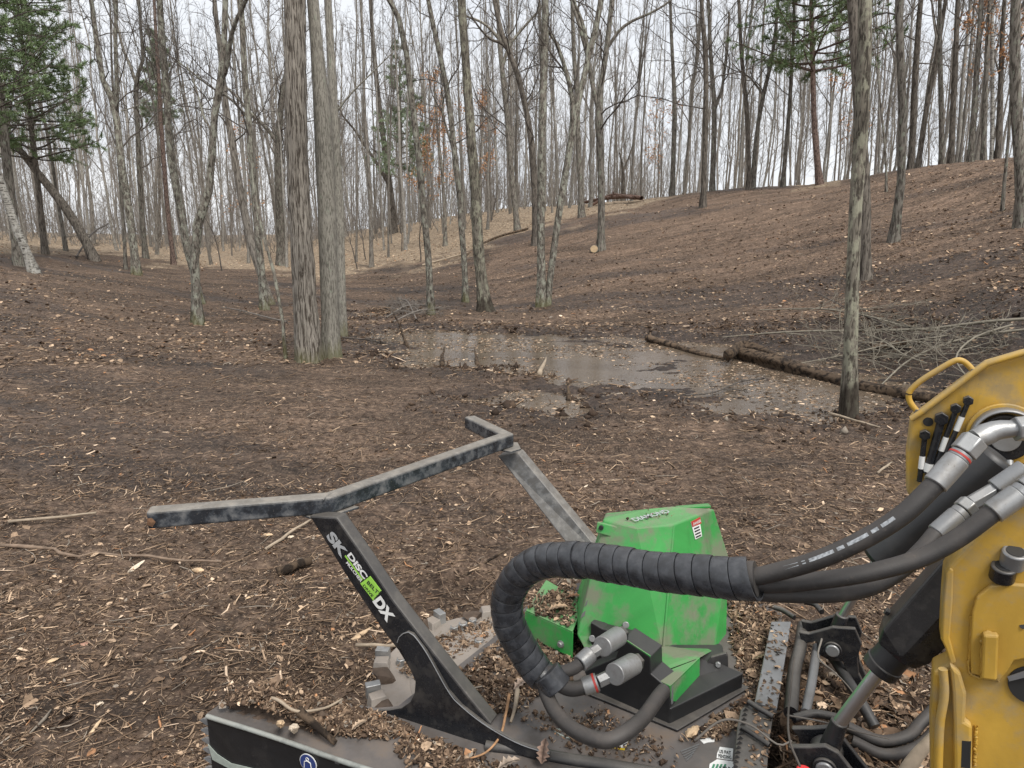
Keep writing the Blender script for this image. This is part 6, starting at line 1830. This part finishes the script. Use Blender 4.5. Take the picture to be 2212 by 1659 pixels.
big_leaf('curled pale oak leaf on the mulch heap at the deck corner', DK(760, 1577, DZ + .03), .06, .6, .2, (.38, .28, .19), 1)
big_leaf('pinkish-brown oak leaf caught under the lower end of the spiral hose', DK(1110, 1490, DZ + .02), .09, .4, .35, (.36, .27, .21), 2)
big_leaf('tan oak leaf on the lid of the green belt cover', DK(1185, 1318, .575), .09, .1, .1, (.36, .25, .16), 3)
big_leaf('reddish-brown leaf beside the tan leaf on the belt cover', DK(1225, 1290, .575), .07, -.2, .1, (.26, .14, .08), 4)
big_leaf('brown leaf standing on the deck edge at the bottom of the picture', DK(1170, 1650, DZ + .03), .08, 1.2, 1.0, (.24, .16, .12), 5)
big_leaf('pale crumpled leaf near the bottom edge, left of the standing leaf', DK(1075, 1662, DZ + .03), .08, .2, .3, (.34, .27, .21), 6)
big_leaf('brown oak leaf on the mulch right of the green hood', DK(1625, 1425, DZ + .02), .08, .3, .12, (.33, .23, .15), 7)
chunk('broken light wood stub lying by the corner of the black motor base', 0, 0, .07, .035, .03, .7, M_PALE, 45, .1, where=DK(1495, 1587, DZ + .004))

# ------------------------------------------------------------------ compact loader: arms, tilt cylinders and coupler
mL = norm(np.array([.45, .893, 0])); fL = np.array([-mL[1], mL[0], 0])
lo_o = np.array([1.6, 2.2, 0.0])
LOA = empty('track_loader', lo_o, 'yellow compact loader seen only by its lift arms, tilt cylinders and black coupler', 'loader')
OL = dict(parent=LOA, origin=lo_o)
farp = np.array([1.362, 2.737, 0]); nearp = np.array([1.039, 2.056, 0])
def FA(px, py, off=.14): return on_plane(px, py, farp + mL * off, mL)
def NA(px, py, off=-.16): return on_plane(px, py, nearp + mL * off, mL)
# far arm
fa = [(1958, 1062), (1958, 985), (1968, 904), (1988, 893), (2099, 810), (2133, 786), (2212, 763), (2330, 735), (2420, 800), (2420, 1300), (2130, 1300), (2040, 1180)]
prism('lift_arm', [FA(*p) for p in fa], mL * .10, M_YEL, bevel=.010, **OL)
rim_ = [FA(a, b, .12) for a, b in [(1968, 905), (1988, 892), (2099, 809), (2133, 785), (2212, 762), (2330, 734)]]
tube_obj('arm_edge', rim_, .012, M_YEL, k=8, **OL)
# grab handle
hp_ = [(1985, 893), (1968, 872), (1963, 857), (1967, 843), (1990, 822), (2025, 800), (2056, 782), (2072, 778), (2086, 784), (2106, 804)]
tube_obj('grab_handle', [FA(a, b, .19) for a, b in hp_], .0115, M_YEL, k=14, n=50, **OL)
for a, b in ((1984, 890), (2105, 803)):
    c = FA(a, b, .19); cyl('handle_foot', c - up3 * .012, c + up3 * .012, .017, M_STEEL, k=14, **OL)
c = FA(2005, 911, .139); cyl('arm_hole', c, c - mL * .003, .018, M_INK, k=24, **OL)
# stowed pins with hex heads
for q, (a, b, c_, d_, r, wh) in enumerate([(1998, 941, 1986, 1040, .021, (1992, 985, 1989, 1012)), (2034, 906, 2002, 1022, .026, (2006, 1000, 2003, 1018)), (2065, 884, 2020, 1010, .020, (2048, 945, 2038, 975)), (2092, 867, 2042, 985, .019, (2078, 900, 2066, 930))]):
    p0 = FA(a, b, .10); p1 = FA(c_, d_, .115)
    cyl('pin_head', p0, p0 + mL * .03, r, M_BLACK, k=6, bevel=.002, **OL)
    cyl('stowed_pin', FA(a, b, .118), p1, .010 if q != 1 else .015, M_BLACK, k=14, **OL)
    w0, w1 = FA(wh[0], wh[1], .118 - .001 * 0), FA(wh[2], wh[3], .117)
    dd = norm(p1 - FA(a, b, .118))
    L0 = np.linalg.norm(w0 - FA(a, b, .118)); L1_ = np.linalg.norm(w1 - FA(a, b, .118))
    cyl('white_band', FA(a, b, .118) + dd * L0, FA(a, b, .118) + dd * L1_, .0108 if q != 1 else .0158, M_WHITE, k=14, **OL)
# pivot bearing and its curved cover
pc = FA(2168, 940, .13)
cyl('pivot_boss', pc, pc - mL * .05, .088, M_BLACK, k=40, bevel=.006, **OL)
cyl('pivot_ring', pc - mL * .051, pc - mL * .056, .05, M_ZINC, k=36, bevel=.002, **OL)
cyl('pivot_plate', pc + mL * .002, pc - mL * .012, .125, M_YEL, k=44, bevel=.004, **OL)
arc = []
for a in np.linspace(math.radians(60), math.radians(215), 24):
    arc.append(pc - mL * .03 + (-fL * math.cos(a) + up3 * math.sin(a)) * .105)
arc += [arc[-1] + (fL * .5 - up3 * .9) * k for k in (.08, .16, .26)]
V_ = []
for p in arc: V_ += [p + mL * .03, p - mL * .045]
F_ = np.array([[2 * i, 2 * i + 1, 2 * i + 3, 2 * i + 2] for i in range(len(arc) - 1)])
oc = mesh_np('pivot_cover', np.array(V_) - lo_o, F_, M_STEEL, LOA, smooth=True)
sm = oc.modifiers.new('thick', 'SOLIDIFY'); sm.thickness = .007
# small hose and fitting between the arm and the cylinder
tube_obj('cylinder_hose', [FA(2180, 995, .0), FA(2180, 1020, -.02), FA(2160, 1045, -.02), FA(2140, 1075, -.02)], .013, M_ZINC, k=12, n=16, **OL)
a_, b_ = FA(2152, 1052, -.03), FA(2130, 1085, -.03); cyl('cylinder_fitting', a_, b_, .019, M_ZINC, k=6, bevel=.002, **OL)
# far tilt cylinder
def FCp(px, py): return on_plane(px, py, farp, mL)
def NCp(px, py): return on_plane(px, py, nearp, mL)
fb0, fb1 = FCp(1893, 1212), FCp(2160, 985)
cyl('tilt_cylinder', fb0, fb1, .072, M_BLACK2, k=36, bevel=.02, **OL)
frod = FCp(1818, 1332); cyl('cylinder_rod', frod, fb0, .0185, M_CHROME, k=28, **OL)
# near tilt cylinder with its long guard
nb0 = NCp(1905, 1440); nb1 = NCp(2185, 1135)
ax = norm(nb1 - nb0); sdv = norm(np.cross(ax, mL)); sdv = sdv if sdv[2] > 0 else -sdv
cyl('tilt_cylinder', nb0, nb1, .052, M_BLACK2, k=36, bevel=.008, **OL)
gs = nb0 + ax * .075
def gx_(u, s, m): return gs + ax * u + sdv * s - mL * m
hull('cylinder_guard', [gx_(.0, .062, .035), gx_(.0, .062, -.045), gx_(0, -.02, .064), gx_(0, -.05, .05), gx_(.05, .078, .04), gx_(.05, .078, -.05), gx_(.6, .082, .04), gx_(.6, .082, -.05), gx_(.6, .0, .075), gx_(.02, .0, .07), gx_(.6, -.07, .07), gx_(.05, -.07, .055), gx_(.05, -.06, -.05), gx_(.6, -.06, -.05)], M_BLACK, bevel=.008, **OL)
gb = gx_(.09, .083, -.0); cyl('guard_bolt', gb, gb + sdv * .014, .012, M_BLACK, k=6, bevel=.002, **OL)
nrod = NCp(1812, 1563); cyl('cylinder_rod', nrod, nb0 + ax * .01, .0215, M_CHROME, k=32, **OL)
cyl('rod_gland', nb0 - ax * .012, nb0 + ax * .02, .056, M_BLACK, k=36, bevel=.004, **OL)
# rod eyes, lugs and pins of the coupler
def lug(fn, pin, eye, poly, rod, rp, leg=None):
    pc = fn(*pin)
    prism('coupler_lug', [fn(*p) - mL * .055 for p in poly], mL * .022, M_BLACK, bevel=.004, **OL)
    prism('coupler_lug', [fn(*p) + mL * .045 for p in poly], mL * .022, M_BLACK, bevel=.004, **OL)
    cyl('rod_eye', pc - mL * .03, pc + mL * .043, rp * 1.9, M_BLACK, k=32, bevel=.006, **OL)
    cyl('coupler_pin', pc - mL * .075, pc + mL * .05, rp, M_STEEL, k=32, bevel=.005, **OL)
    cyl('pin_boss', pc - mL * .068, pc - mL * .056, rp * 1.35, M_BLACK, k=32, bevel=.003, **OL)
    e = norm(rod - pc)
    cyl('rod_neck', pc + e * .01, rod + e * .01, .034, M_BLACK, k=24, bevel=.004, r2=.026, **OL)
lug(FCp, (1800, 1388), None, [(1728, 1352), (1735, 1378), (1765, 1372), (1770, 1400), (1792, 1412), (1822, 1415), (1840, 1470), (1862, 1500), (1878, 1490), (1856, 1440), (1853, 1408), (1862, 1378), (1848, 1345), (1800, 1342), (1772, 1350), (1750, 1356)], frod, .027)
lug(NCp, (1784, 1634), None, [(1706, 1592), (1722, 1612), (1726, 1640), (1735, 1700), (1800, 1760), (1900, 1760), (1880, 1690), (1840, 1640), (1812, 1604), (1785, 1590), (1752, 1592)], nrod, .028)
# coupler face: cross tubes, hooked plate edge, toothed step
def CP_(px, py, z): return P(px, py, z)
pl = [CP_(1666, 1342, .50), CP_(1709, 1342, .50), CP_(1678, 1532, .50), CP_(1630, 1516, .50)]
prism('top_plate', pl, (0, 0, -.02), M_STEEL, bevel=.004, **OL)
tube_obj('cross_tube', [CP_(1735, 1352, .47), CP_(1728, 1400, .47), CP_(1716, 1450, .45), CP_(1708, 1540, .45)], .026, M_BLACK, k=16, n=20, **OL)
tube_obj('cross_tube', [CP_(1764, 1398, .44), CP_(1754, 1470, .44), CP_(1740, 1540, .44)], .018, M_STEEL, k=14, n=12, **OL)
tube_obj('link_bar', [CP_(1800, 1420, .40), CP_(1850, 1500, .36), CP_(1890, 1570, .3)], .022, M_BLACK2, k=12, n=10, **OL)
tube_obj('link_bar', [CP_(1714, 1552, .46), CP_(1760, 1542, .46), CP_(1815, 1552, .46)], .016, M_BLACK, k=12, n=10, **OL)
cz = .5
st = [(1617, 1517), (1600, 1532), (1592, 1570), (1588, 1620), (1584, 1680), (1655, 1690), (1662, 1600), (1670, 1546), (1640, 1530)]
prism('hooked_plate', [CP_(a, b, cz) for a, b in st], (0, 0, -.03), M_BLACK, bevel=.004, **OL)
tube_obj('hook_edge', [CP_(1617, 1516, cz + .02), CP_(1642, 1532, cz + .02), CP_(1670, 1548, cz + .015)], .010, M_BLACK, k=8, n=10, **OL)
tube_obj('hook_edge', [CP_(1604, 1572, cz + .012), CP_(1630, 1588, cz + .016), CP_(1662, 1610, cz + .012)], .009, M_BLACK, k=8, n=10, **OL)
for q in range(16):
    p = CP_(1612 - q * 1.9, 1524 + q * 10.2, cz + .004)
    hull('plate_tooth', [p, p + np.array([.012, 0, 0]), p + np.array([-.012, -.004, -.002]), p + np.array([.006, .012, 0]), p + np.array([0, 0, .01])], M_BLACK, **OL)
# spring-like top fittings at the far end
for pp in ([(1672, 1312), (1690, 1318), (1716, 1334)], [(1738, 1300), (1760, 1306), (1775, 1322)]):
    tube_obj('latch_bar', [CP_(a, b, .5) for a, b in pp], .012, M_BLACK, k=10, n=10, **OL)
# frame under the arms, in shade
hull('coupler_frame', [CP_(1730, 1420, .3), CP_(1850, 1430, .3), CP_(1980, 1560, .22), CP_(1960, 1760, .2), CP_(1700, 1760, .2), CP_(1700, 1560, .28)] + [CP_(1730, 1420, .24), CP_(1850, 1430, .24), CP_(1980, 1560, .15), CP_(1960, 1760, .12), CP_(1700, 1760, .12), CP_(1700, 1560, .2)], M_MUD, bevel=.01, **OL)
tube_obj('lower_hose', [CP_(1830, 1570, .33), CP_(1900, 1600, .3), CP_(1960, 1590, .32), CP_(1990, 1560, .36), CP_(2030, 1520, .4)], .022, M_RUB, k=12, n=24, **OL)
tube_obj('lower_hose', [CP_(1840, 1600, .30), CP_(1910, 1630, .28), CP_(1980, 1615, .3), CP_(2030, 1570, .36)], .022, M_RUB, k=12, n=24, **OL)
g_ = CP_(1737, 1662, .52); cyl('red_cap', g_ - up3 * .03, g_, .024, M_REDPL, k=20, bevel=.005, **OL)

# near arm
na = [(2049, 1226), (2130, 1140), (2208, 1084), (2330, 1010), (2560, 1010), (2560, 1800), (2012, 1800), (2012, 1690), (2011, 1569), (2017, 1453), (2052, 1437), (2042, 1402), (2033, 1384), (2037, 1300), (2042, 1238)]
prism('lift_arm', [NA(*p) for p in na], mL * .09, M_YEL, bevel=.010, **OL)
# raised cheek plate and ribs
def NO(px, py, off): return on_plane(px, py, nearp + mL * (-.16 - off), mL)
ck = [(2100, 1325), (2110, 1290), (2140, 1266), (2180, 1262), (2330, 1275), (2330, 1450), (2212, 1424), (2190, 1428), (2176, 1452), (2160, 1470), (2098, 1456), (2096, 1400)]
prism('cheek_plate', [NO(a, b, .018) for a, b in ck], mL * .017, M_YEL, bevel=.004, **OL)
prism('keeper_lug', [NO(a, b, .045) for a, b in [(2124, 1372), (2158, 1374), (2154, 1472), (2120, 1468)]], mL * .026, M_YEL, bevel=.006, **OL)
fld = [(2052, 1437), (2075, 1455), (2088, 1500), (2085, 1560), (2100, 1569), (2100, 1700), (2062, 1700), (2060, 1560), (2058, 1500)]
prism('arm_rib', [NO(a, b, .03) for a, b in fld], mL * .029, M_YEL, bevel=.008, **OL)
prism('arm_slot', [NO(a, b, .0285 + .002) for a, b in [(2078, 1600), (2098, 1602), (2096, 1660), (2076, 1658)]], mL * .004, M_INK, **OL)
tube_obj('arm_rib', [NO(2037, 1445, .02), NO(2040, 1500, .02), NO(2030, 1569, .02), NO(2026, 1680, .02)], .012, M_YEL, k=10, n=20, **OL)
def weld(pp, off, r=.004):
    p = catmull(np.array([NO(a, b, off) for a, b in pp]), 46)
    p = p + RNG.normal(0, .0009, p.shape)
    V, F = tubes([(p, r * RNG.uniform(.75, 1.3, len(p)))], 7)
    mesh_np('weld_bead', V - lo_o, F, M_YEL, LOA, smooth=True)
weld([(2098, 1330), (2096, 1400), (2098, 1456), (2160, 1470)], .004)
weld([(2120, 1468), (2124, 1372), (2158, 1374)], .021)
weld([(2056, 1437), (2062, 1500), (2063, 1560), (2064, 1655)], .004)
weld([(2108, 1569), (2106, 1655)], .004)
prism('arm_flange', [NO(a, b, .012) for a, b in [(2044, 1240), (2052, 1228), (2060, 1232), (2058, 1300), (2052, 1380), (2066, 1432), (2054, 1436), (2043, 1402), (2035, 1384), (2038, 1300)]], mL * .011, M_YEL, bevel=.004, **OL)
cyl('plate_hole', NO(2210, 1352, .0185), NO(2210, 1352, .0195), .008, M_INK, k=16, **OL)
prism('worn_strip', [NO(a, b, .0185) for a, b in [(2176, 1462), (2212, 1450), (2240, 1452), (2240, 1462), (2212, 1464), (2180, 1472)]], mL * .002, M_STEEL, **OL)
for a, b, r, h in ((2186, 1222, .030, .05), (2163, 1250, .030, .045)):
    c = NO(a, b, .0); u_ = norm(up3 * .9 - mL * .3)
    cyl('hydraulic_port', c, c + u_ * h, r, M_BLACK if b > 1230 else M_STEEL, k=24, bevel=.004, **OL)
    cyl('port_bore', c + u_ * (h + .0005), c + u_ * (h + .002), r * .7, M_INK, k=24, **OL)
bore = NO(2230, 1480, .002)
cyl('bore', bore, bore - mL * .004, .055, M_INK, k=32, **OL)
# dried scrap stuck between coupler and arm
loose('broken_branch', 'broken pale branch wedged under the yellow near arm', [CP_(1945, 1690, .36), CP_(1975, 1640, .4), CP_(2005, 1605, .43), CP_(2030, 1578, .46)], .028, .018, M_DEADW, 'branch')
loose('twig', 'bent grey twig caught on the black coupler', [CP_(1500, 1600, .45), CP_(1560, 1556, .52), CP_(1620, 1566, .54), CP_(1680, 1608, .55), CP_(1710, 1600, .56)], .0045, .003, M_TWIG_L, 'twig')
loose('twig', 'forked dark twig standing up beside the cross tubes', [CP_(1728, 1655, .54), CP_(1706, 1600, .56), CP_(1703, 1540, .56), CP_(1712, 1450, .56), CP_(1716, 1420, .56)], .004, .003, M_TWIG, 'twig')
loose('twig', 'thin twig hanging from the far coupler pin', [CP_(1775, 1380, .56), CP_(1768, 1420, .55), CP_(1800, 1450, .53), CP_(1830, 1480, .5), CP_(1860, 1520, .45)], .004, .002, M_TWIG_L, 'twig')
loose('twig', 'pale twig lying across the near rod foot', [CP_(1700, 1545, .52), CP_(1780, 1560, .55), CP_(1850, 1580, .52), CP_(1920, 1596, .45)], .0035, .002, M_TWIG_L, 'twig')
def coupler_litter():
    rng = np.random.default_rng(56)
    n = 2600
    px = rng.uniform(1690, 2030, n); py = rng.uniform(1390, 1690, n)
    pos = np.array([CP_(a, b, .30 - .0003 * (a - 1730) + .02) for a, b in zip(px, py)])
    L = np.clip(rng.lognormal(math.log(.03), .5, n), .008, .13); col = pick_colors(n, [12, 22, 20, 12, 7, 3, 1, 5, 3], rng)
    a = rng.random(n) < .55
    emit('coupler_litter', [splinters(pos[a], L[a], L[a] * .12, L[a] * .08, col[a], rng, .4), flakes(pos[~a], L[~a], L[~a] * .6, col[~a], rng, .5)], 'leaves, twigs and mulch packed behind the black coupler')
    n = 500
    px = rng.uniform(1600, 1712, n); py = rng.uniform(1345, 1690, n)
    k = np.abs(px - np.interp(py, [1345, 1530, 1690], [1688, 1654, 1625])) < 24
    pos = np.array([CP_(a, b, .503) for a, b in zip(px[k], py[k])]); n = len(pos); L = rng.uniform(.006, .03, n)
    emit('plate_litter', [flakes(pos, L, L * .5, pick_colors(n, [14, 20, 18, 8, 4, 2, 0, 2, 1], rng), rng, .2)], 'crumbs of mulch on the steel top plate of the coupler')
coupler_litter()
